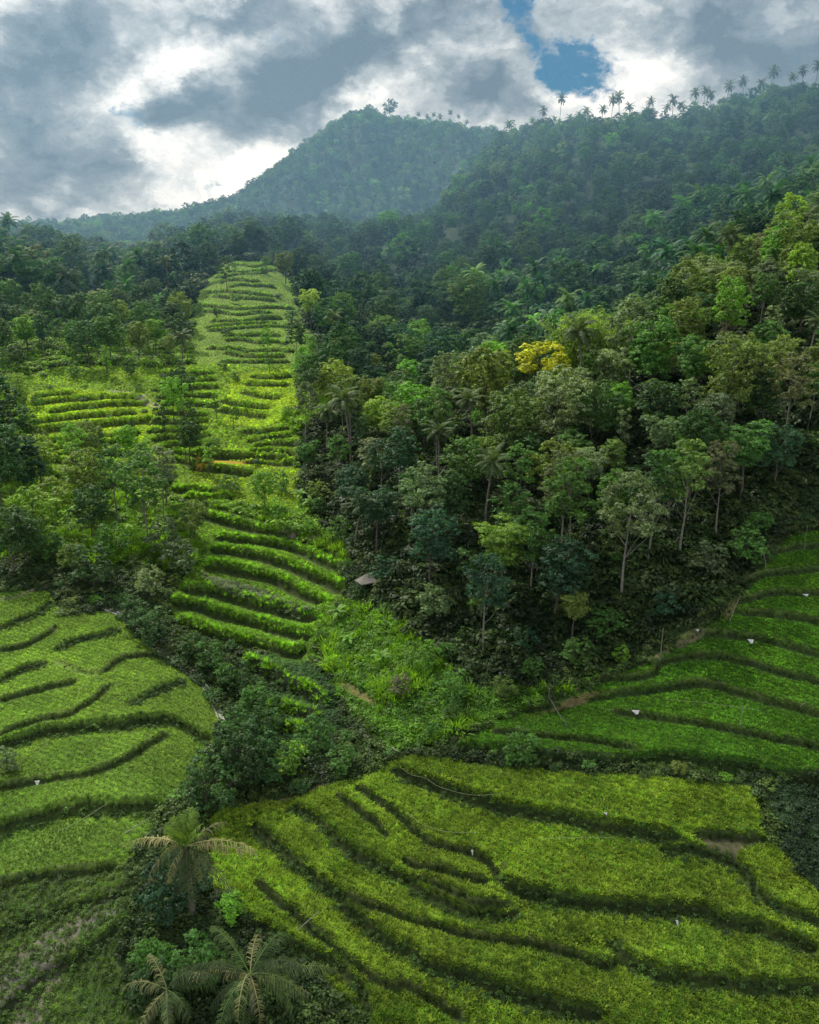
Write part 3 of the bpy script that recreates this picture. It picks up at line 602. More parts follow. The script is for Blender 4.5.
weeds(near & ~M['weeds'], .7, (.022,.045,.012), (.06,.10,.022), 1.3); weeds(M['weeds'], .5, (.045,.11,.012), (.10,.21,.018), 1.2)
weeds(rest & (Yg >= 110) & ~M['hill'] & ~M['forest'], 1.0, (.07,.14,.016), (.16,.28,.024), 2.0)
weeds(M['leftlow'], .6, (.05,.09,.02), (.08,.13,.03), .6); weeds(M['forest'] & (Yg < 340), 2.4, (.025,.055,.016), (.05,.10,.025), 4.5, 340); weeds(M['hill'], 1.4, (.018,.035,.01), (.04,.07,.018), 2.6)
wb = (KB == 2) & (DB < .1) & (DB > -.9) & (Yg < 110); weeds(wb, .5, (.03,.065,.014), (.065,.125,.022), .6)
US_ = len(sc['p'])
flush('undergrowth', WEED, 'low undergrowth and weeds between fields and trees', .2)

x, y, d, kb = grid_pts(M['weeds'] | (scrub0 := (rest & (Yg >= 104) & (Yg < 170) & ~M['hill'] & ~M['forest'])), .62, 170); f = np.clip(.5 + fbm(x/5, y/5, 2, 91), 0, 1)[:, None]
sc['p'].append(np.stack([x, y, gz(x, y) - .05], 1)); sc['s'].append(rng.uniform(.8, 2.1, len(x))*(.6 + .8*f[:, 0])); sc['t'].append((np.array((.07,.15,.014))*(1-f) + np.array((.14,.25,.022))*f)*rng.uniform(.6, 1.4, (len(x), 1))); sc['k'].append(rng.integers(0, 2, len(x)))
flush('tall_grass', GRASS, 'tall bright grass on the open slopes of the valley', .3)
# ------------------------------------------------------------------ tree kinds
KIND = {}
for s in range(4): KIND['round', s] = tree_mesh(100 + s, h=10.5 + s*.8, r=4.0 + .3*s, base=.30, nb=22, nl=14000, leaf=.31)
for s in range(3): KIND['airy', s] = tree_mesh(200 + s, h=13 + s, r=3.8, base=.42, nb=18, nl=11000, leaf=.29, shell=.3, flat=.75, bark=PALEBARK, tr=.15, sparse=.12)
for s in range(2): KIND['narrow', s] = tree_mesh(300 + s, h=12, r=2.4, base=.25, nb=16, nl=8000, leaf=.29, tr=.15)
for s in range(2): KIND['flat', s] = tree_mesh(400 + s, h=11, r=5.0, base=.45, nb=18, nl=11000, leaf=.29, flat=.45, top=.7)
for s in range(2): KIND['bush', s] = tree_mesh(500 + s, h=4.6, r=2.5, base=.12, nb=16, nl=7500, leaf=.2, tr=.1)
KIND['shrub', 0] = (None, shrub_mesh(601, 1.5, 1.9, 1300, .2).mesh('shrub', LEAF)); KIND['shrub', 1] = (None, shrub_mesh(602, 1.3, 2.3, 1300, .2).mesh('shrub', LEAF)); KIND['shrub', 2] = (None, shrub_mesh(603, 1.8, 1.6, 1300, .22).mesh('shrub', LEAF))
PALM = [palm_meshes(700 + s, 9.5 + s, 20, 3.8, 26, .10, 1.2)[:2] for s in range(4)]
BANANA = [banana_mb(s).mesh('banana', FROND) for s in (801, 802)]
BAMBOO = bamboo_meshes(900, 10)
COLORS = {'dark green': (.042,.100,.024), 'mid green': (.070,.160,.028), 'olive': (.125,.185,.036), 'pale grey-green': (.13,.19,.085), 'bright green': (.13,.28,.026), 'yellow-green': (.19,.29,.036), 'brownish': (.13,.15,.07), 'deep blue-green': (.032,.088,.038)}
TREES = []      # (kind, colour word, zone, x, y, empty) for the labels
def place_tree(kind, v, x, y, scale, colw, zonew, sink=.1, hs=1.):
    tm, cm = KIND[kind, v]; c = np.array(COLORS[colw])*random.uniform(.8, 1.2)*np.array([random.uniform(.9, 1.1), 1, random.uniform(.85, 1.15)])
    nm = {'round': 'broadleaf_tree', 'airy': 'broadleaf_tree', 'narrow': 'broadleaf_tree', 'flat': 'broadleaf_tree', 'bush': 'bush', 'shrub': 'shrub'}[kind]
    cat = {'broadleaf_tree': 'tree', 'bush': 'bush', 'shrub': 'shrub'}[nm]
    s3 = (scale, scale, scale*hs); z = float(gz(x, y)) - sink; rot = random.uniform(0, 6.28)
    if kind == 'shrub':
        o = single(nm, cm, (x, y, z), cat, '', rot, s3, c)
    else:
        o = thing(nm, (x, y, z), cat, rot, s3); part('trunk', tm, o); part('crown', cm, o, c)
    TREES.append((kind, colw, zonew, x, y, o, scale)); return o
def place_palm(x, y, scale, zonew, h=1.):
    tm, cm = random.choice(PALM); o = thing('coconut_palm', (x, y, float(gz(x, y)) - .1), 'palm', random.uniform(0, 6.28), (scale, scale, scale*h)); part('trunk', tm, o); part('crown', cm, o, np.array((.050,.078,.026))*random.uniform(.75, 1.25))
    TREES.append(('palm', random.choice(['green', 'green', 'dusty green']), zonew, x, y, o, scale)); return o
PONDG = ground_px([352, 372, 345], [692, 704, 684], Z)
OCC = [(a_, b_, 3.2) for a_, b_ in PONDG] + [(a_, b_ - 1.8, 2.6) for a_, b_ in PONDG]
def free(x, y, d):
    return all((x-a)**2 + (y-b)**2 > (max(d, e)*.5 + min(d, e)*.5)**2 for a, b, e in OCC)
def at(px, py, **k): return ground_px(px, py, Z, **k)[0]
def pick(w): return random.choices(list(w), list(w.values()))[0]
# single trees one can tell apart: kind, variant, picture foot, size, colour, place words
OWN = []
def own(kind, v, px, py, sc_, colw, label, hs=1., ymin=20):
    x, y = at(px, py, ymin=ymin); o = place_tree(kind, v, x, y, sc_, colw, 'own', .1, hs); o['label'] = label; OCC.append((x, y, 3*sc_)); return o
own('round', 1, 372, 322, 1.0, 'mid green', 'large domed tree standing alone above the valley terraces')
own('narrow', 0, 227, 291, .85, 'dark green', 'dark lone tree on the top of the stepped hill')
own('round', 0, 286, 284, .95, 'olive', 'rounded olive tree at the right edge of the stepped hill top')
own('airy', 0, 622, 596, 1.05, 'pale grey-green', 'tall airy grey-green tree with pale trunk at the foot of the hill forest')
own('airy', 1, 569, 574, .95, 'mid green', 'slim pale-stemmed tree left of the tall grey-green tree')
own('airy', 2, 680, 556, .9, 'olive', 'pale-trunked tree with olive-green crown right of the tall grey-green tree')
own('airy', 0, 530, 595, .75, 'mid green', 'small crooked pale-stemmed tree low in the hill forest')
own('airy', 1, 716, 536, .8, 'brownish', 'thin brownish tree near the top corner of the young rice')
own('round', 2, 40, 548, .72, 'yellow-green', 'glowing light green tree beside the dark trees at the left edge')
own('round', 0, 28, 566, .62, 'dark green', 'dark tree in shade at the left edge above the soil path')
own('round', 3, 4, 520, 1.15, 'dark green', 'tall dark tree cut by the left edge of the view')
own('round', 0, 26, 505, 1.0, 'deep blue-green', 'tall shaded blue-green tree second in from the left edge')
own('round', 1, 2, 455, 1.2, 'dark green', 'tallest dark tree at the left edge beside the bright terraces')
own('round', 3, 14, 575, .7, 'dark green', 'low dark tree at the left edge just above the left terraces')
own('narrow', 1, 18, 470, 1.1, 'dark green', 'dark upright tree behind the glowing light green tree')
own('narrow', 0, 80, 500, .75, 'mid green', 'slender leafy tree right of the glowing light green tree')
own('airy', 2, 118, 528, .85, 'mid green', 'leafy open tree in the middle of the valley scrub')
own('airy', 0, 148, 545, 1.0, 'mid green', 'tall loose tree in front of the orange paddy')
own('airy', 1, 165, 525, .85, 'pale grey-green', 'pale loose tree beside the orange paddy')
own('round', 1, 190, 462, .62, 'dark green', 'compact dark tree left of the orange paddy')
own('narrow', 1, 166, 440, .7, 'dark green', 'narrow dark tree between the two bright terrace flights')
own('bush', 0, 184, 575, 1.1, 'pale grey-green', 'dusty grey-green bush overhanging the upper end of the tall-grass terraces')
own('bush', 1, 168, 560, 1.2, 'pale grey-green', 'big dusty bush left of the tall-grass terraces')
own('bush', 0, 150, 600, .95, 'pale grey-green', 'small dusty bush by the head of the gully')
own('bush', 1, 96, 588, 1.25, 'dark green', 'broad dark bush above the left terraces')
own('bush', 0, 75, 575, 1.0, 'olive', 'olive bush above the pale soil path')
own('bush', 1, 112, 560, 1.1, 'mid green', 'green bush in the scrub above the left terraces')
own('bush', 0, 55, 560, .9, 'mid green', 'low green bush beside the pale soil path')
own('bush', 0, 135, 630, .95, 'dark green', 'dark bush at the corner of the left terraces')
own('bush', 1, 152, 645, .95, 'dark green', 'second dark bush along the gully from the terrace corner')
for i, (px, py, s_) in enumerate([(196,660,.75),(212,672,.8),(226,688,.65),(242,696,.8),(252,716,.75),(240,734,.6),(262,738,.75),(270,718,.55)]):
    own('bush', i % 2, px, py, s_, 'mid green' if i % 3 else 'dark green', ['leafy bush at the top of the row along the gully path', 'second bush down the row along the gully path', 'third bush down the row along the gully path', 'larger bush beside the bend of the gully path', 'bush in the gully below the path bend', 'bush at the lower end of the gully path', 'bush in the middle of the gully', 'small bush on the far side of the gully'][i])
own('bush', 0, 232, 792, 1.35, 'dark green', 'large dark-leaved bush filling the gully beside the left rice field')
own('bush', 1, 258, 785, 1.2, 'dark green', 'dark round bush on the right of the gully thicket')
own('bush', 1, 208, 812, 1.05, 'dark green', 'dark bush at the lower end of the gully thicket')
own('bush', 0, 292, 772, .7, 'bright green', 'light green bush on the small field beside the gully')
own('bush', 1, 318, 752, .75, 'mid green', 'green bush at the mouth of the gully')
own('bush', 0, 345, 772, .6, 'mid green', 'small green bush at the top of the ripening rice')
own('bush', 1, 8, 772, .5, 'pale grey-green', 'grey-green bush at the left edge beside the thick dark bank')
own('bush', 0, 182, 915, 1.05, 'deep blue-green', 'deep green broad-leaved bush below the brown-fronded palm')
own('bush', 1, 200, 985, .75, 'mid green', 'green bush among the lowest palms')
own('bush', 0, 150, 975, .6, 'mid green', 'low bush left of the lowest palms')
own('bush', 1, 160, 1010, .7, 'dark green', 'dark bush at the bottom edge left of the lowest palms')
own('bush', 1, 232, 920, .45, 'bright green', 'small bright bush between the two foreground palms')
own('bush', 0, 425, 672, .8, 'bright green', 'bright bush on the grassy slope above the pond')
own('bush', 1, 455, 705, .75, 'mid green', 'green bush at the foot of the slope right of the pond')
own('bush', 0, 400, 700, .6, 'brownish', 'brownish bush overhanging the pond')
own('flat', 0, 572, 640, .5, 'olive', 'small spreading tree with pale leaves in front of the hill forest')
own('flat', 1, 500, 600, .85, 'yellow-green', 'spreading yellow-green tree low in the hill forest')
# bamboo plumes and the yellow-flowering tree on the crest
for px, py, s_, lab in ((570,384,1.5,'left bright green bamboo plume on the hill crest'), (599,380,1.4,'right bright green bamboo plume on the hill crest'), (20,400,.7,'bright bamboo clump at the left edge of the valley')):
    x, y = at(px, py, ymin=100); o = thing('bamboo_clump', (x, y, float(gz(x, y)) - .1), 'bamboo', random.uniform(0, 6), s_, lab, 'bamboo clumps'); part('culms', BAMBOO[0], o); part('foliage', BAMBOO[1], o, (.16, .25, .035)); OCC.append((x, y, 4)); OCC.append((x, y - 5, 4))
tm, cm = tree_mesh(950, h=9.5, r=4.4, base=.30, nb=18, nl=12000, leaf=.3)
x, y = at(541, 392, ymin=95); o = thing('flowering_tree', (x, y, float(gz(x, y)) - .3), 'tree', .5, (1.15, 1.1, .92), 'tree covered in golden yellow blossom on the crest of the hill'); part('trunk', tm, o); part('crown', cm, o, (.42, .43, .025)); OCC.append((x, y, 8)); OCC.append((x - .2, y - 6, 8))
# the hill forest and the scrub up the valley, tree by tree
def fill(mask_fn, xr, yr, n_try, dmin, kinds, cols, zonew, smin, smax, limit):
    c = 0
    for _ in range(n_try):
        if c >= limit: break
        y = math.sqrt(random.uniform(yr[0]**2, yr[1]**2)); u = random.uniform(*xr); x = u*y
        if not mask_fn(u, y, x): continue
        d = dmin*random.uniform(.85, 1.3)
        if not free(x, y, d): continue
        OCC.append((x, y, d)); k_ = pick(kinds(u, y)); sc_ = random.uniform(smin, smax)*d/dmin
        if k_ == 'palm': place_palm(x, y, random.uniform(.75, 1.0)*min(1.1, sc_ + .25), zonew, random.uniform(.7, 1.05))
        else:
            v = random.choice([q[1] for q in KIND if q[0] == k_]); place_tree(k_, v, x, y, sc_, pick(cols(u, y)), zonew, .15, random.uniform(.85, 1.15))
        c += 1
    print('FILL', zonew, c)
def lookup(Mk): return lambda u, y, x: bool(Mk[min(np.searchsorted(VG, math.log(y)), NV-1), min(np.searchsorted(UG, u), NU-1)])
hillcols = lambda u, y: ({'dark green': 4, 'mid green': 3.5, 'deep blue-green': 3, 'olive': 1, 'pale grey-green': 1.5, 'brownish': .5} if y < yfoot(u) + 22 else {'dark green': 1.2, 'mid green': 2.5, 'olive': 2.6, 'pale grey-green': 2.2, 'yellow-green': .6, 'bright green': 1.0, 'brownish': .35})
fill(lookup(M['hill'] & (Yg > yfoot(UU) + 1.5)), (-.14, .52), (75, 205), 9000, 4.2, lambda u, y: ({'round': 5, 'airy': 1.5, 'narrow': 1.2, 'flat': 1.5, 'palm': .45, 'bush': .8} if y > yfoot(u) + 7 else {'bush': 4, 'narrow': .8, 'airy': 1.2, 'round': .4}), hillcols, 'hill', .55, .9, 255)
fill(lookup((Yg > 186) & (Yg < 235) & ~M['hill'] & ~M['head'] & ~M['fleft'] & ~M['fright'] & (UU < uw(420, 400)[0])), (-.56, .02), (186, 235), 3000, 6.5, lambda u, y: {'round': 4, 'airy': 1, 'narrow': 1, 'flat': .8, 'palm': .8, 'bush': 1}, lambda u, y: {'mid green': 3, 'dark green': 3.5, 'olive': 1, 'bright green': .8, 'deep blue-green': 1.5}, 'valley', .6, .95, 60)
scrub = (Yg > 104) & (Yg < 232) & ~M['hill'] & ~fields & ~M['forest'] & (UU < uw(420, 400)[0])
fill(lookup(scrub), (-.56, .02), (104, 232), 5000, 5.6, lambda u, y: {'round': 3, 'airy': 1.5, 'narrow': 1.2, 'bush': 2.2, 'flat': .6, 'palm': .5}, lambda u, y: {'mid green': 3, 'dark green': 1.6, 'olive': 2, 'bright green': 3, 'pale grey-green': 1, 'yellow-green': 1.4}, 'valley', .45, .85, 120)
fill(lookup(M['fleft'] | M['fright'] | M['fmid']), (-.56, .02), (100, 232), 1500, 6.5, lambda u, y: {'bush': 3, 'narrow': .6, 'shrub': 3}, lambda u, y: {'mid green': 3, 'dark green': 1, 'bright green': 2}, 'terrace', .4, .7, 24)
fill(lookup(M['fwide'] & ~M['fleft'] & ~M['fright']), (-.56, .02), (100, 240), 2500, 5, lambda u, y: {'bush': 2.5, 'round': 1.6, 'narrow': 1, 'airy': .6, 'shrub': 2}, lambda u, y: {'mid green': 3, 'dark green': 2.2, 'bright green': 2, 'olive': .6}, 'terrace', .4, .78, 74)
fill(lookup(M['head']), (-.3, -.05), (200, 300), 800, 8, lambda u, y: {'bush': 3, 'shrub': 3}, lambda u, y: {'mid green': 3, 'dark green': 2}, 'head', .5, 1., 26)
fill(lookup((M['weeds'] | (near & ~M['weeds'])) & (Yg > 58)), (-.5, .5), (58, 106), 5000, 2.3, lambda u, y: {'shrub': 6, 'bush': .5}, lambda u, y: {'mid green': 3, 'dark green': 2.5, 'bright green': 1.2, 'olive': 1}, 'slope', .3, .65, 140)
lf = (Yg > 232) & (Yg < 430) & (UU < uw(175, 300)[0])
fill(lookup(lf), (-.53, -.27), (232, 430), 4000, 9.5, lambda u, y: ({'palm': 3, 'round': 1} if y > 330 else {'round': 3, 'airy': 1, 'flat': 1, 'palm': .8, 'narrow': 1}), lambda u, y: {'dark green': 4, 'mid green': 2, 'deep blue-green': 2, 'olive': 1}, 'leftforest', .85, 1.25, 90)
# palms along the skyline
def ridge(px, y0, y1):
    u = uw(px, 110)[0]; Ys = np.linspace(y0, y1, 500); w_ = (gz(u*Ys, Ys) - CAMZ)/Ys; k_ = int(np.argmax(w_)); return u*Ys[k_], Ys[k_]
for px in (585,602,612,620,630,645,652,665,673,680,696,703,710,725,742,758,767,787,800,812,560,545):
    x, y = ridge(px, 400, 680); place_palm(x, y, random.uniform(.95, 1.2), 'skyline', random.uniform(1.0, 1.4)); OCC.append((x, y, 4))
for px in (418, 426, 434, 441, 450, 458, 466): x, y = ridge(px, 760, 1100); place_palm(x, y, random.uniform(1., 1.3), 'peak', 1.1); OCC.append((x, y, 4))
x, y = ridge(390, 760, 1100); o = place_tree('round', 2, x, y, 1.9, 'dark green', 'own'); o['label'] = 'lone rounded tree on the summit ridge beside the peak'
# banana plants
for px, py in ((348,648),(382,668),(476,615),(300,505),(312,512),(30,545),(338,622)):
    x, y = at(px, py, ymin=50); place = single('banana_plant', random.choice(BANANA), (x, y, float(gz(x, y)) - .08), 'banana plant', '', random.uniform(0, 6), random.uniform(.6, .9), (.075, .16, .022)); TREES.append(('banana', 'green', 'slope' if y < 106 else 'valley', x, y, place, 1))
for px, py, s_ in ((355,552,.8),(547,455,.85)):
    x, y = at(px, py, ymin=60); o = place_palm(x, y, s_, 'own', .75); o['label'] = {355: 'shaggy coconut palm in front of the hill forest above the hut', 547: 'coconut palm amid the dark trees of the hill forest'}[px]

# far woods that read as one mass
def lowtree(k_): return src('far_tree', relabel(KIND[k_][1], LEAF_I))
FAR = [lowtree(('round', 0)), lowtree(('round', 1)), lowtree(('round', 3)), lowtree(('airy', 0)), lowtree(('flat', 0)), lowtree(('narrow', 1))]
PF = relabel(PALM[0][1], leaf_material('far_frond', 'INST', .25, .6, .2)); FARP = [src('far_palm', PF), src('far_palm', relabel(PALM[2][1], PF.materials[0]))]
pts = []
bins = {}
for a_, b_, d_ in OCC: bins.setdefault((int(a_//12), int(b_//12)), []).append((a_, b_, d_))
mk = lookup(M['forest'])
for lo_, hi_, sp_ in ((165, 300, 6.3), (300, 430, 7.2), (430, 700, 5.2), (700, 1050, 5.6)):
    gx, gy = np.meshgrid(np.arange(-.62*hi_, .62*hi_, sp_), np.arange(lo_, hi_, sp_)); x = (gx + rng.uniform(-.48, .48, gx.shape)*sp_).ravel(); y = (gy + rng.uniform(-.48, .48, gx.shape)*sp_).ravel()
    for a_, b_ in zip(x, y):
        if abs(a_/b_) > .58 or not mk(a_/b_, b_, a_): continue
        if any((a_-p_)**2 + (b_-q_)**2 < 16 for i_ in (-1, 0, 1) for j_ in (-1, 0, 1) for p_, q_, _ in bins.get((int(a_//12)+i_, int(b_//12)+j_), ())): continue
        pts.append((a_, b_, sp_))
pts = np.array(pts); x, y = pts[:, 0], pts[:, 1]; ispalm = (vnoise(x/40, y/40, 5)*.5 + .5)*rng.uniform(size=len(x)) > np.where(y < 420, .42, .6)
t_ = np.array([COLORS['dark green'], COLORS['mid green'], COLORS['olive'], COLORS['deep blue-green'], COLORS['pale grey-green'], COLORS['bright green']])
ti = np.array([pick({0: 3, 1: 3, 2: 1.2, 3: 2.5, 4: 1, 5: .5}) for _ in x]); tint = t_[ti]*rng.uniform(.75, 1.3, (len(x), 1))*(1 + .35*fbm(x/50, y/50, 3, 71)[:, None])*np.where(((y > 235) & (y < 460))[:, None], np.array((.52, .70, .9)), np.array((.78, .92, 1.1)))  # far tints darkened and blued to imitate cloud shade and haze
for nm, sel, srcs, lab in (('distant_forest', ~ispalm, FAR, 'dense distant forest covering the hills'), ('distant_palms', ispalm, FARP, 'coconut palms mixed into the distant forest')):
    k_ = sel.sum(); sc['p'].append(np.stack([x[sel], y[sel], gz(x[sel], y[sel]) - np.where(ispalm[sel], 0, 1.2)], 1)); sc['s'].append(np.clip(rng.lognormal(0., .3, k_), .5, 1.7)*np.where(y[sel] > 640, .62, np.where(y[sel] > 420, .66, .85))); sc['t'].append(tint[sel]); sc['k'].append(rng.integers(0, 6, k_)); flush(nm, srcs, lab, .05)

# ------------------------------------------------------------------ the two foreground palms, frond by frond
def near_palm(px, py_top, htrunk, ytop, fronds, label, seed, tuftcol):
    u, w_ = uw(px, py_top); x, y = u*ytop, ytop; ztop = CAMZ + w_*ytop; zb = float(gz(x, y + .3)) - .1
    o = thing('coconut_palm', (x, y + .3, zb), 'palm', 0, 1., label, 'foreground palms'); g = np.random.default_rng(seed); h = ztop - zb
    t = np.linspace(0, 1, 12); path = np.stack([.3*np.sin(t*2)*.5, -.3*t**2, h*t], 1); mb = MB().add(*tube(path, np.interp(t, [0, .1, 1], [.30, .19, .15])*(1 + .06*(np.arange(12) % 2)), 10)); part('trunk', mb.mesh('trunk', PALMBARK, True), o)
    hb = MB()
    for k_ in range(7): a = k_*.9; hb.add(*tube([path[-1] + np.array([0, 0, -.3]), path[-1] + np.array([.22*math.cos(a), .22*math.sin(a), -.12]), path[-1] + np.array([.3*math.cos(a), .3*math.sin(a), .1])], [.1, .12, .05], 5))
    part('frond_bases', hb.mesh('frond_bases', WOOD, True), o)
    for az, el, dr, Lf, c, hang, side in fronds:
        el += g.uniform(-9, 9); az += g.uniform(-12, 12); f = frond(g, Lf*g.uniform(.78, 1.15), R(el), R(dr*g.uniform(.8, 1.35)), 34, .72 if c is TAN or c is DRY else .9, .05, hang + .5, side + g.normal(0, .09), dry=.35 if c is TAN or c is DRY else .12); V = rotz(np.vstack(f.V), R(az)) + path[-1]
        part('frond', MB().add(V, np.vstack(f.Q), np.concatenate(f.a)).mesh('frond', FROND), o, c)
    return o
TAN = (.25, .23, .10); DRY = (.13, .135, .055); GRN = (.075, .125, .022); DKG = (.035, .055, .02)
fr = [(180,12,55,4.2,TAN,.9,0),(192,-5,75,3.8,DRY,1.2,.1),(150,25,80,3.6,TAN,1.0,.15),(-4,12,38,5.0,TAN,.8,-.05),(6,20,50,4.8,TAN,.8,.0),(30,30,70,4.0,DRY,1.,.1),(-48,0,40,4.6,DKG,.7,-.05),(-70,-25,50,3.6,DKG,.9,0),(165,-10,90,3.6,DRY,1.3,0),(205,10,95,3.8,DKG,1.1,0),(-25,-15,80,3.2,DRY,1.2,0),(230,-20,60,3.2,DRY,1.2,0),(120,40,80,3.2,DKG,.8,0),
      (270,-35,55,3.0,DKG,1.1,0),(300,-55,30,2.6,DRY,1.4,0),(200,-58,25,2.4,DRY,1.4,0),(340,-50,30,2.6,DRY,1.4,0),(245,-62,20,2.2,DRY,1.4,0)] + [(k_*40, 74 - 5*(k_ % 3), 30, 2.3, (.085,.14,.02), .35, 0) for k_ in range(9)]
near_palm(184, 846, 5, 47.5, fr, 'foreground palm with tan drooping fronds and a green central tuft', 31, GRN)
fr = [(k_*137.5 % 360, 55 - 5.2*k_, 85 + 10*(k_ % 3), 3.9 + .5*(k_ % 2), (DKG, (.06,.10,.025), DRY, (.05,.085,.025))[k_ % 4], .9, .05*((k_ % 3) - 1)) for k_ in range(18)] + [(180,8,40,4.6,TAN,1.,0),(2,5,35,4.8,(.07,.10,.03),.8,0),(-12,0,40,4.5,DRY,.8,0),(165,22,60,4.2,DRY,1.,0)]
near_palm(248, 975, 4, 40.5, fr, 'lowest foreground palm with a dark heart and fronds spread over the rice', 32, DKG)
fr = [(k_*137.5 % 360, 60 - 7*k_, 90, 3.3, (DKG, DRY, (.05,.08,.025))[k_ % 3], 1., 0) for k_ in range(13)]
near_palm(165, 990, 3, 40.5, fr, 'half-dry foreground palm left of the lowest palm', 33, DKG)

# ------------------------------------------------------------------ small made things
def P3(px, py, up=0., **k): x, y = at(px, py, **k); return Vector((x, y, float(gz(x, y)) + up))
hx = P3(367, 590, ymin=60); hut = thing('field_hut', hx, 'hut', R(28), .85, 'small field hut with grey thatched roof at the edge of the hill forest')
def boxes(bs):
    mb = MB()
    for cx, cy, cz, sx, sy, sz in bs:
        V = np.array([(cx + i*sx/2, cy + j*sy/2, cz + k_*sz/2) for i in (-1, 1) for j in (-1, 1) for k_ in (-1, 1)]); mb.add(V, [(0,1,3,2),(4,6,7,5),(0,4,5,1),(2,3,7,6),(0,2,6,4),(1,5,7,3)])
    return mb
for i in (-.85, .85):
    for j in (-.7, .7): part('post', boxes([(i, j, .75, .12, .12, 1.5)]).mesh('post', WOOD), hut)
part('floor', boxes([(0, 0, .45, 1.95, 1.65, .08)]).mesh('floor', WOOD), hut); part('back_wall', boxes([(0, .76, 1.0, 1.8, .05, .95)]).mesh('back_wall', WOOD), hut)
V = []; nr = 8
for t in np.linspace(0, 1, nr):
    a, b_ = 1.45*(1-t) + .35*t, 1.2*(1-t) + .02*t; zz = 1.35 + 1.05*t - .1*math.sin(t*3.1); V += [(-a, -b_, zz), (a, -b_, zz), (a, b_, zz), (-a, b_, zz)]
Q = [(i*4 + j, i*4 + (j+1) % 4, i*4 + 4 + (j+1) % 4, i*4 + 4 + j) for i in range(nr-1) for j in range(4)] + [(0, 3, 2, 1), (nr*4-4, nr*4-3, nr*4-2, nr*4-1)]
part('roof', mesh('roof', V, Q, THATCH, np.full(len(V), .5)), hut)
def sheet(seed, w_, h_):
    w_ *= .8; h_ *= .85
    g = np.random.default_rng(seed); n_ = 9; X_, Y_ = np.meshgrid(np.linspace(-.5, .5, n_), np.linspace(0, 1, n_)); zz = .14 + h_*.55*(1 - Y_) ; xx = X_*w_*(1 - .75*Y_) + .12*Y_*w_; yy = -.55*h_*Y_ + .06*np.sin(X_*14 + seed)*Y_ + .05*g.normal(size=X_.shape)*Y_
    V = np.stack([xx, yy, zz], -1).reshape(-1, 3); i = np.arange(n_*n_).reshape(n_, n_); return mesh('sheet', V, np.stack([i[:-1,:-1], i[:-1,1:], i[1:,1:], i[1:,:-1]], -1).reshape(-1, 4), PLASTIC, np.full(len(V), .5), smooth=True)
for px, py, w_, h_, lab in ((635,716,.95,.6,'white plastic sheet on the lowest bank of the young rice'), (750,645,.75,.65,'white plastic sheet on the middle bank of the young rice'), (805,598,.9,.4,'white plastic sheet on the upper bank at the right edge'), (697,634,.4,.35,'small white plastic scrap at the left end of a young-rice bank'),
                            (38,786,.55,.5,'white plastic bag beside the thin path of the left field'), (605,818,.4,.35,'white plastic scrap on the thick bank of the ripening rice')):
    single('plastic_sheet', sheet(int(px), w_, h_), P3(px, py, .12), 'plastic sheet', lab, random.uniform(-.3, .3), group='white plastic sheets in the fields')
def stickmesh(p0, p1, r0=.035, r1=.02, sag=0., n_=7, fork=False):
    p0, p1 = Vector(p0), Vector(p1); t = np.linspace(0, 1, n_); pa = np.array([list(p0.lerp(p1, q)) for q in t]) - np.array(p0); pa[:, 2] -= sag*4*t*(1-t); pa += np.stack([.03*np.sin(t*9), .03*np.cos(t*7), 0*t], 1)*(r0 > .02)
    mb = MB().add(*tube(pa, np.linspace(r0, r1, n_), 6))
    if fork:
        for s in (-1, 1): mb.add(*tube([pa[4], pa[4] + np.array([s*.35, 0, .5]), pa[4] + np.array([s*.4, .1, 1.0])], [r0*.6, r0*.4, r0*.2], 5))
    return mb
def stick(name, cat, px, py, dx, h, lab, dy=0, fork=False, r0=.04, up=0.):
    b_ = P3(px, py, -.05 + up); single(name, stickmesh(b_, b_ + Vector((dx, dy, h)), r0, r0*.55, fork=fork).mesh(name, POLE if cat != 'dead tree' else PALEBARK, True), b_, cat, lab)
stick('bare_sapling', 'dead tree', 548, 704, .1, 2.2, 'bare forked sapling at the left end of the young rice', 0, True)
stick('leaning_pole', 'pole', 568, 727, -1.8, 2.9, 'long pale pole leaning left in the lowest young-rice field', 0, False, .05)
stick('bare_sapling', 'dead tree', 660, 662, 0, 3.6, 'straight bare stem at the corner of hill forest and young rice', 0, False, .05)
stick('pole', 'pole', 740, 728, 0, 2.3, 'upright pole in the middle young-rice field'); stick('leaning_pole', 'pole', 729, 622, .8, 2.9, 'pole leaning right at the top end of the young rice', 0)
stick('bare_tree', 'dead tree', 766, 569, -.7, 3.0, 'pale forked dead tree at the upper corner of the young rice', 0, True, .07); stick('bare_sapling', 'dead tree', 804, 550, 0, 3.0, 'thin bare stem at the right edge under the forest', 0)
stick('pole', 'pole', 797, 708, .75, .6, 'short pale pole lying across a bank at the right edge', 0); stick('leaning_pole', 'pole', 284, 942, 2.3, 1.6, 'pale bamboo pole leaning across the ripening rice', 1.0); stick('pole', 'pole', 392, 754, .55, -.1, 'white pole lying by the field corner above the ripening rice', -.5, False, .06, .7); stick('leaning_pole', 'pole', 122, 835, 2.0, .9, 'pale pole leaning on the thick bank of the left field', 1.0)
stick('pole', 'pole', 48, 748, -.3, 1.0, 'thin pole at the thick dark bank of the left field'); stick('marker_stick', 'stick', 504, 870, 0, .75, 'thin white stick standing in the ripening rice', 0, False, .045)
def cloth_on_stick(px, py, lab):
    b_ = P3(px, py, -.05); o = thing('cloth_marker', b_, 'marker', 0, 1., lab, 'white cloth markers'); part('stick', stickmesh((0,0,0), (.02,0,1.0), .02, .015).mesh('stick', POLE, True), o); c_ = part('cloth', sheet(int(px), .22, .55), o); c_.location = (0, -.03, .15)
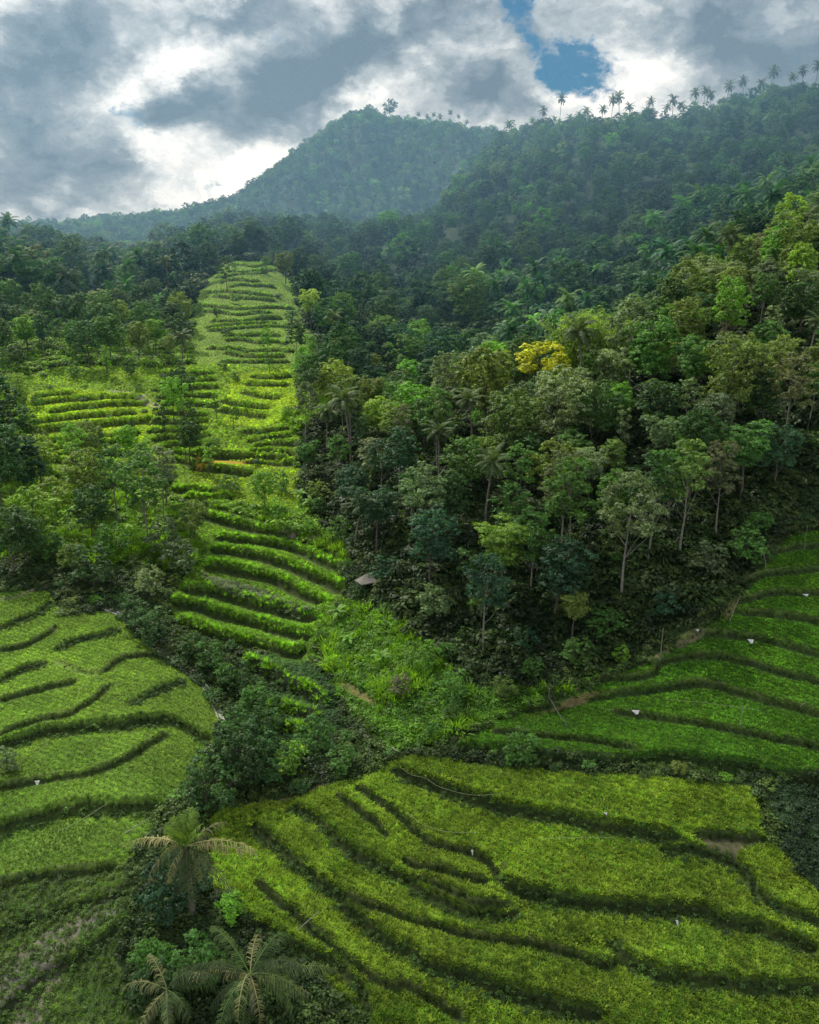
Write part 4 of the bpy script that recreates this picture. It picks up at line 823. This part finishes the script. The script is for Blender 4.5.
cloth_on_stick(676, 926, 'white cloth on a stick standing at the central rice bank'); cloth_on_stick(472, 856, 'white cloth on a stick at the tip of the narrow rice strip')
def line(pts_px, lab, up=.55):
    ps = [P3(a, b_, up) for a, b_ in pts_px]; p0 = ps[0]; pa = spline(np.array([list(q - p0) for q in ps]), 5); single('string_line', MB().add(*tube(pa, .012, 5)).mesh('string_line', STRING, True), p0, 'string', lab)
line([(408,820),(425,832),(448,838),(478,839)], 'pale curved string lying over the ripening rice'); line([(535,845),(575,844),(612,844)], 'straight pale string across the ripening rice field'); line([(400,773),(412,781),(425,784),(440,793),(470,801),(500,801)], 'pale string along the upper thick bank of the ripening rice')
line([(58,838),(82,826),(108,810)], 'pale string running down from the thick bank at left'); line([(665,705),(700,708),(738,713),(760,716)], 'pale string across the middle young-rice field'); line([(705,598),(728,588),(755,575),(790,569)], 'pale hose running along the upper edge of the young rice', .2)
cp = spline(np.array([(104,609),(132,622),(150,645),(170,658),(192,676),(208,692),(218,712),(222,722)], float), 4); g_ = ground_px(cp[:, 0], cp[:, 1], Z); tx = np.gradient(g_, axis=0); tx /= np.hypot(tx[:, 0], tx[:, 1])[:, None]; nn = np.stack([-tx[:, 1], tx[:, 0]], 1); V = []
for s_, up in ((-.32, -.3), (-.32, .16), (-.2, .16), (-.2, .02), (.2, .02), (.2, .16), (.32, .16), (.32, -.3)):
    q = g_ + nn*s_; V.append(np.stack([q[:, 0], q[:, 1], gz(g_[:, 0], g_[:, 1]) + up], 1))
V = np.stack(V, 1).reshape(-1, 3); n_ = len(g_); Q = [(i*8 + j, i*8 + j + 1, i*8 + 9 + j, i*8 + 8 + j) for i in range(n_-1) for j in range(7)]
ch = structure('irrigation_channel', mesh('irrigation_channel', V, Q, CONC, np.full(len(V), .5))); ch['label'] = 'narrow concrete irrigation channel along the gully edge'

# ------------------------------------------------------------------ labels that single out each plant
HIDDEN = set()
def words(seq): return ' '.join(w_ for w_ in seq if w_)
SHAPE = {'round': 'round-crowned tree', 'airy': 'pale-stemmed tree', 'narrow': 'narrow tree', 'flat': 'flat-topped tree', 'bush': 'bush', 'shrub': 'shrub', 'palm': 'coconut palm', 'banana': 'banana plant'}
def hpos(px): return ['at the far left', 'left of centre', 'near the middle', 'right of centre', 'at the far right'][int(np.clip(px/819*5, 0, 4))]
def place_words(zw, x, y, px):
    if zw == 'hill':
        q = (y - yfoot(x/y))/(ycrest(x/y) - yfoot(x/y)); b_ = 'at the foot of' if q < .15 else 'low on' if q < .4 else 'halfway up' if q < .7 else 'high on' if q < 1 else 'atop'
        hp = 'under yellow tree' if 490 < px < 590 else 'above young rice' if px > 690 else 'above tall pale tree' if px > 590 else 'above hut' if px < 420 else 'above pond'
        return f'{b_} the wooded hill {hp}'
    if zw == 'valley': return ('below' if y < 150 else 'beside' if y < 190 else 'behind') + (' the left bright terraces' if px < 160 else ' the right bright terraces' if px < 310 else ' the domed tree')
    if zw == 'terrace': return 'growing on the ' + ('left' if px < 175 else 'right') + ' bright terraces'
    if zw == 'head': return 'growing on the stepped hill'
    if zw == 'slope': return ('on the slope above the pond' if 315 < px < 480 else 'on the grassy edge below the hill forest' if px >= 480 else 'in the gully thicket' if px > 160 else 'beside the left terraces')
    if zw == 'leftforest': return ('in the left forest' if y < 330 else 'on top of the left forest')
    if zw == 'skyline': return 'on the right skyline ridge'
    if zw == 'peak': return 'on the ridge beside the peak'
    return ''
SKIP = set([58,59,61,62,64,70,86,101,102,109,115,124,125,138,145,151,157,161,162,164,168,177,180,182,191,213,216,220,222,224,231,236,237,238,246,247,250,256,257,268,277,278,285,295,298,302,307,308,323,324,331,334,337,339,340,341,352,353,357,364,369,370,373,374,376,378,380,382,383,384,392,394,395,396,399,402,403,404,405,409,412,414,426,427,434,461,483,485,490,496,498,503,509,521,522,526,533,534,537,538,539,540,543,547,548,550,557,559,561,562,564,566,567,568,570,572,576,577,579,582,585,594,598,601,602,604,610,616,617,618,619,620,621,623,627,631,633,634,638,639,640,641,644,645,646,647,648,649,650,651,652,653,654,658,661,665,667,669,670,673,674,675,676,677,678,683,684,685,686,687,689,691,692,696,697,698,699,702,703,704,705,741])
TREES = [q for i_, q in enumerate(TREES) if not (i_ in SKIP and [bpy.data.objects.remove(c_) for c_ in list(q[5].children)] + [bpy.data.objects.remove(q[5])])]
bag = {}
for kind, cw, zw, x, y, o, s_ in TREES:
    if zw == 'own' or o.get('label'): continue
    px, py = proj(x, y, gz(x, y) + 4); pw = place_words(zw, x, y, px); bag.setdefault((kind, cw, pw, zw), []).append((float(px), float(py), o, s_))
ORD = ['', 'second', 'third', 'fourth', 'fifth', 'sixth', 'seventh', 'eighth', 'ninth', 'tenth', 'eleventh', 'twelfth', 'thirteenth', 'fourteenth', 'fifteenth', 'sixteenth', 'seventeenth', 'eighteenth', 'nineteenth', 'twentieth']
GRP = {'hill': 'trees of the forested hill', 'valley': 'trees in the valley scrub', 'terrace': 'bushes on the bright terraces', 'head': 'bushes on the stepped hill', 'slope': 'shrubs on the banks and slopes', 'leftforest': 'trees of the left forest', 'skyline': 'palms on the skyline', 'peak': 'palms beside the peak'}
for (kind, cw, pw, zw), lst in bag.items():
    lst.sort(key=lambda q: q[0]); n_ = len(lst); base = f'{cw} {SHAPE[kind]}'
    for i, (px, py, o, s_) in enumerate(lst):
        if n_ == 1: lab = f'{base} {pw}'
        elif i == 0: lab = f'leftmost {base} {pw}'
        elif i == n_ - 1: lab = f'rightmost {base} {pw}'
        elif i < 20: lab = f'{base} {pw}, {ORD[i]} from left'
        else: lab = f'{base} {pw}, {i+1}th from left'
        o['label'] = lab; o['group'] = GRP[zw]

# ------------------------------------------------------------------ light, clouds, haze
SUN_AZ, SUN_EL = R(-38), R(50)      # ahead of the viewer, to the left
sd_ = bpy.data.lights.new('sun', 'SUN'); sun = bpy.data.objects.new('sun', sd_); link(sun); sd_.energy = 5.0; sd_.angle = R(.6); sd_.color = (1., .95, .85)
sv = Vector((math.sin(SUN_AZ)*math.cos(SUN_EL), math.cos(SUN_AZ)*math.cos(SUN_EL), math.sin(SUN_EL))); sun.rotation_euler = sv.to_track_quat('Z', 'Y').to_euler(); sun.location = (0, 0, 300)
world = bpy.data.worlds.new('World'); S.world = world; world.use_nodes = True; nt = world.node_tree; nt.nodes.clear()
sky = nt.nodes.new('ShaderNodeTexSky'); sky.sky_type = 'NISHITA'; sky.sun_disc = False; sky.sun_elevation = SUN_EL; sky.sun_rotation = SUN_AZ
tc = nt.nodes.new('ShaderNodeTexCoord'); sx = nt.nodes.new('ShaderNodeSeparateXYZ'); nt.links.new(tc.outputs['Generated'], sx.inputs[0])
az = math_(nt, 'ARCTAN2', sx.outputs[0], sx.outputs[1]); el = math_(nt, 'ARCSINE', sx.outputs[2])
cmb = nt.nodes.new('ShaderNodeCombineXYZ'); nt.links.new(az, cmb.inputs[0]); nt.links.new(math_(nt, 'MULTIPLY', el, 1.5), cmb.inputs[1]); vec = cmb.outputs[0]
w1 = nt.nodes.new('ShaderNodeTexNoise'); w1.inputs['Scale'].default_value = 9; w1.inputs['Detail'].default_value = 6; w1.inputs['Roughness'].default_value = .6; nt.links.new(vec, w1.inputs['Vector'])
sw = nt.nodes.new('ShaderNodeSeparateColor'); nt.links.new(w1.outputs['Color'], sw.inputs[0])
azw = math_(nt, 'ADD', az, math_(nt, 'MULTIPLY', math_(nt, 'SUBTRACT', sw.outputs[0], .5), .16)); elw = math_(nt, 'ADD', el, math_(nt, 'MULTIPLY', math_(nt, 'SUBTRACT', sw.outputs[1], .5), .12))
def blob(px, py, rx, ry, rot=0., soft=1.):
    dx = (px - CX)/F; dy = -(py - CY)/F; d = Vector((dx, cP + dy*sP, -sP + dy*cP)).normalized(); a0 = math.atan2(d.x, d.y); e0 = math.asin(d.z); c, s = math.cos(R(rot)), math.sin(R(rot))
    X_ = math_(nt, 'SUBTRACT', azw, a0); Y_ = math_(nt, 'SUBTRACT', elw, e0)
    xr = math_(nt, 'ADD', math_(nt, 'MULTIPLY', X_, c*F/rx), math_(nt, 'MULTIPLY', Y_, s*F/rx)); yr = math_(nt, 'ADD', math_(nt, 'MULTIPLY', X_, -s*F/ry), math_(nt, 'MULTIPLY', Y_, c*F/ry))
    q = math_(nt, 'ADD', math_(nt, 'MULTIPLY', xr, xr), math_(nt, 'MULTIPLY', yr, yr)); return math_(nt, 'EXPONENT', math_(nt, 'MULTIPLY', q, -1.*soft))
def add(l_):
    r_ = l_[0]
    for q in l_[1:]: r_ = math_(nt, 'ADD', r_, q)
    return r_
dark = add([blob(270,95,95,34,20), blob(340,55,60,26,15), blob(40,50,90,26,8), blob(15,125,60,30,0), blob(15,195,45,26,0), blob(110,170,30,20,0), blob(700,20,150,42,0), blob(790,70,70,30,0), blob(480,85,62,24,-15), blob(250,10,60,14,0), blob(420,15,60,14,0), blob(180,105,30,22,10)])
brt = add([blob(170,150,60,20,30), blob(150,60,60,24,35), blob(400,60,34,34,40), blob(560,98,60,14,10), blob(235,178,50,12,25), blob(480,35,40,20,-20), blob(340,110,14,26,-30), blob(640,70,50,16,15)])
gap = add([blob(520,8,44,24,-25,1.6), blob(575,62,40,26,-20,1.6)])
n1_ = noise(nt, vec, 8, 9, .58, .5); n2_ = noise(nt, vec, 40, 6, .65, .2)
wv = nt.nodes.new('ShaderNodeCombineXYZ'); nt.links.new(azw, wv.inputs[0]); nt.links.new(math_(nt, 'MULTIPLY', elw, 1.5), wv.inputs[1]); b1 = noise(nt, wv.outputs[0], 5, 7, .45); b2 = noise(nt, wv.outputs[0], 15, 4, .5)
bil = math_(nt, 'ADD', math_(nt, 'MULTIPLY', math_(nt, 'ABSOLUTE', math_(nt, 'SUBTRACT', b1, .5)), 2.4), math_(nt, 'MULTIPLY', math_(nt, 'ABSOLUTE', math_(nt, 'SUBTRACT', b2, .5)), 1.1))
val = math_(nt, 'ADD', .72, math_(nt, 'MULTIPLY', math_(nt, 'SUBTRACT', n1_, .5), 1.15)); val = math_(nt, 'ADD', val, math_(nt, 'MULTIPLY', math_(nt, 'SUBTRACT', n2_, .5), .5))
val = math_(nt, 'ADD', val, math_(nt, 'MULTIPLY', math_(nt, 'SUBTRACT', bil, .26), .95)); val = math_(nt, 'SUBTRACT', val, math_(nt, 'MULTIPLY', dark, .56)); val = math_(nt, 'ADD', val, math_(nt, 'MULTIPLY', brt, .30))
rp = nt.nodes.new('ShaderNodeValToRGB'); nt.links.new(val, rp.inputs[0]); e = rp.color_ramp.elements
e[0].position = -.0; e[0].color = (.10, .125, .15, 1); e[1].position = .95; e[1].color = (1.02, 1.02, 1.02, 1)
for p_, c_ in ((.3, (.22, .255, .285)), (.5, (.42, .46, .49)), (.7, (.72, .76, .78)), (.85, (.95, .97, .98))): q = e.new(p_); q.color = (*c_, 1)
bgs = nt.nodes.new('ShaderNodeVectorMath'); bgs.operation = 'SCALE'; nt.links.new(sky.outputs[0], bgs.inputs[0]); bgs.inputs['Scale'].default_value = .10
blue = mixc(nt, 'MULTIPLY', 1., bgs.outputs[0], (.02, .21, .37))
cover = mrange(nt, math_(nt, 'ADD', gap, math_(nt, 'MULTIPLY', math_(nt, 'ADD', math_(nt, 'SUBTRACT', n1_, .5), math_(nt, 'MULTIPLY', math_(nt, 'SUBTRACT', n2_, .5), .8)), 2.2)), .25, .85, 1., 0.)
final = mixc(nt, 'MIX', cover, blue, rp.outputs[0]); bg = nt.nodes.new('ShaderNodeBackground'); nt.links.new(final, bg.inputs[0]); nt.links.new(mrange(nt, el, .42, .95, 1.1, 1.35), bg.inputs[1])
wo = nt.nodes.new('ShaderNodeOutputWorld'); nt.links.new(bg.outputs[0], wo.inputs[0])
# unseen sheet added overhead, shaped to shade the foreground and leave the valley sunlit
HC = 520.; off = HC/math.tan(SUN_EL); ox, oy = off*math.sin(SUN_AZ), off*math.cos(SUN_AZ)
n_ = 24; gx, gy = np.meshgrid(np.linspace(-420, 420, n_), np.linspace(-260, 900, n_)); V = np.stack([gx + ox, gy + oy, HC + 18*fbm(gx/150, gy/150, 3, 4)], -1).reshape(-1, 3); i = np.arange(n_*n_).reshape(n_, n_)
m = bpy.data.materials.new('shade_cloud_deck'); nt = nodes(m); tc = nt.nodes.new('ShaderNodeNewGeometry'); sx = nt.nodes.new('ShaderNodeSeparateXYZ'); nt.links.new(tc.outputs['Position'], sx.inputs[0])
gX = math_(nt, 'SUBTRACT', sx.outputs[0], ox); gY = math_(nt, 'SUBTRACT', sx.outputs[1], oy); nz = noise(nt, tc.outputs['Position'], .016, 5, .6)
def cb(cx, cy, rx, ry):
    a_ = math_(nt, 'DIVIDE', math_(nt, 'SUBTRACT', gX, cx), rx); b_ = math_(nt, 'DIVIDE', math_(nt, 'SUBTRACT', gY, cy), ry)
    return math_(nt, 'EXPONENT', math_(nt, 'MULTIPLY', math_(nt, 'ADD', math_(nt, 'MULTIPLY', a_, a_), math_(nt, 'MULTIPLY', b_, b_)), -1.))
dens = math_(nt, 'ADD', cb(15, 22, 120, 50), cb(48, 66, 36, 22)); dens = math_(nt, 'ADD', dens, math_(nt, 'MULTIPLY', cb(90, 330, 110, 70), .9)); dens = math_(nt, 'ADD', dens, math_(nt, 'MULTIPLY', cb(-150, 330, 70, 80), .7)); dens = math_(nt, 'ADD', dens, math_(nt, 'MULTIPLY', cb(-60, 640, 160, 120), .6))
dens = math_(nt, 'ADD', dens, math_(nt, 'MULTIPLY', math_(nt, 'SUBTRACT', nz, .5), .7)); fac = mrange(nt, dens, .35, .85, 0., .42)
tr_ = nt.nodes.new('ShaderNodeBsdfTransparent'); tl = nt.nodes.new('ShaderNodeBsdfTranslucent'); tl.inputs[0].default_value = (.85, .88, .9, 1); mx = nt.nodes.new('ShaderNodeMixShader'); nt.links.new(fac, mx.inputs[0]); nt.links.new(tr_.outputs[0], mx.inputs[1]); nt.links.new(tl.outputs[0], mx.inputs[2]); o = nt.nodes.new('ShaderNodeOutputMaterial'); nt.links.new(mx.outputs[0], o.inputs[0])
cl = structure('shade_cloud', mesh('shade_cloud', V, np.stack([i[:-1,:-1], i[:-1,1:], i[1:,1:], i[1:,:-1]], -1).reshape(-1, 4), m, smooth=True)); cl['label'] = 'unseen overcast sheet added to shade the near fields'
# haze in the air of the valley
HAZE = 1/1700.
m = bpy.data.materials.new('haze'); nt = nodes(m); vs = nt.nodes.new('ShaderNodeVolumeScatter'); vs.inputs['Color'].default_value = (.19, .37, .58, 1);  vs.inputs['Anisotropy'].default_value = .25
tc = nt.nodes.new('ShaderNodeNewGeometry'); sx = nt.nodes.new('ShaderNodeSeparateXYZ'); nt.links.new(tc.outputs['Position'], sx.inputs[0])
nt.links.new(math_(nt, 'MULTIPLY', mrange(nt, sx.outputs[1], 110., 340., HAZE*.08, HAZE*2.7), mrange(nt, sx.outputs[1], 520., 680., 1., .15)), vs.inputs['Density'])
o = nt.nodes.new('ShaderNodeOutputMaterial'); nt.links.new(vs.outputs[0], o.inputs['Volume'])
hz = structure('haze', boxes([(0, 445, 45, 2600, 1050, 290)]).mesh('haze', m)); hz['label'] = 'blue haze filling the valley air'
# ------------------------------------------------------------------ render settings
S.render.engine = 'CYCLES'; cy = S.cycles; cy.use_denoising = True; cy.use_adaptive_sampling = False; S.render.filter_size = 1.15; cy.max_bounces = 5; cy.diffuse_bounces = 3; cy.glossy_bounces = 1; cy.transmission_bounces = 3; cy.transparent_max_bounces = 6; cy.volume_bounces = 0; cy.sample_clamp_indirect = 4
try: cy.denoiser = 'OPENIMAGEDENOISE'; cy.denoising_prefilter = 'NONE'; cy.denoising_input_passes = 'RGB_ALBEDO_NORMAL'
except Exception: pass
print('TREES', len(TREES), 'OBJECTS', len(bpy.data.objects))
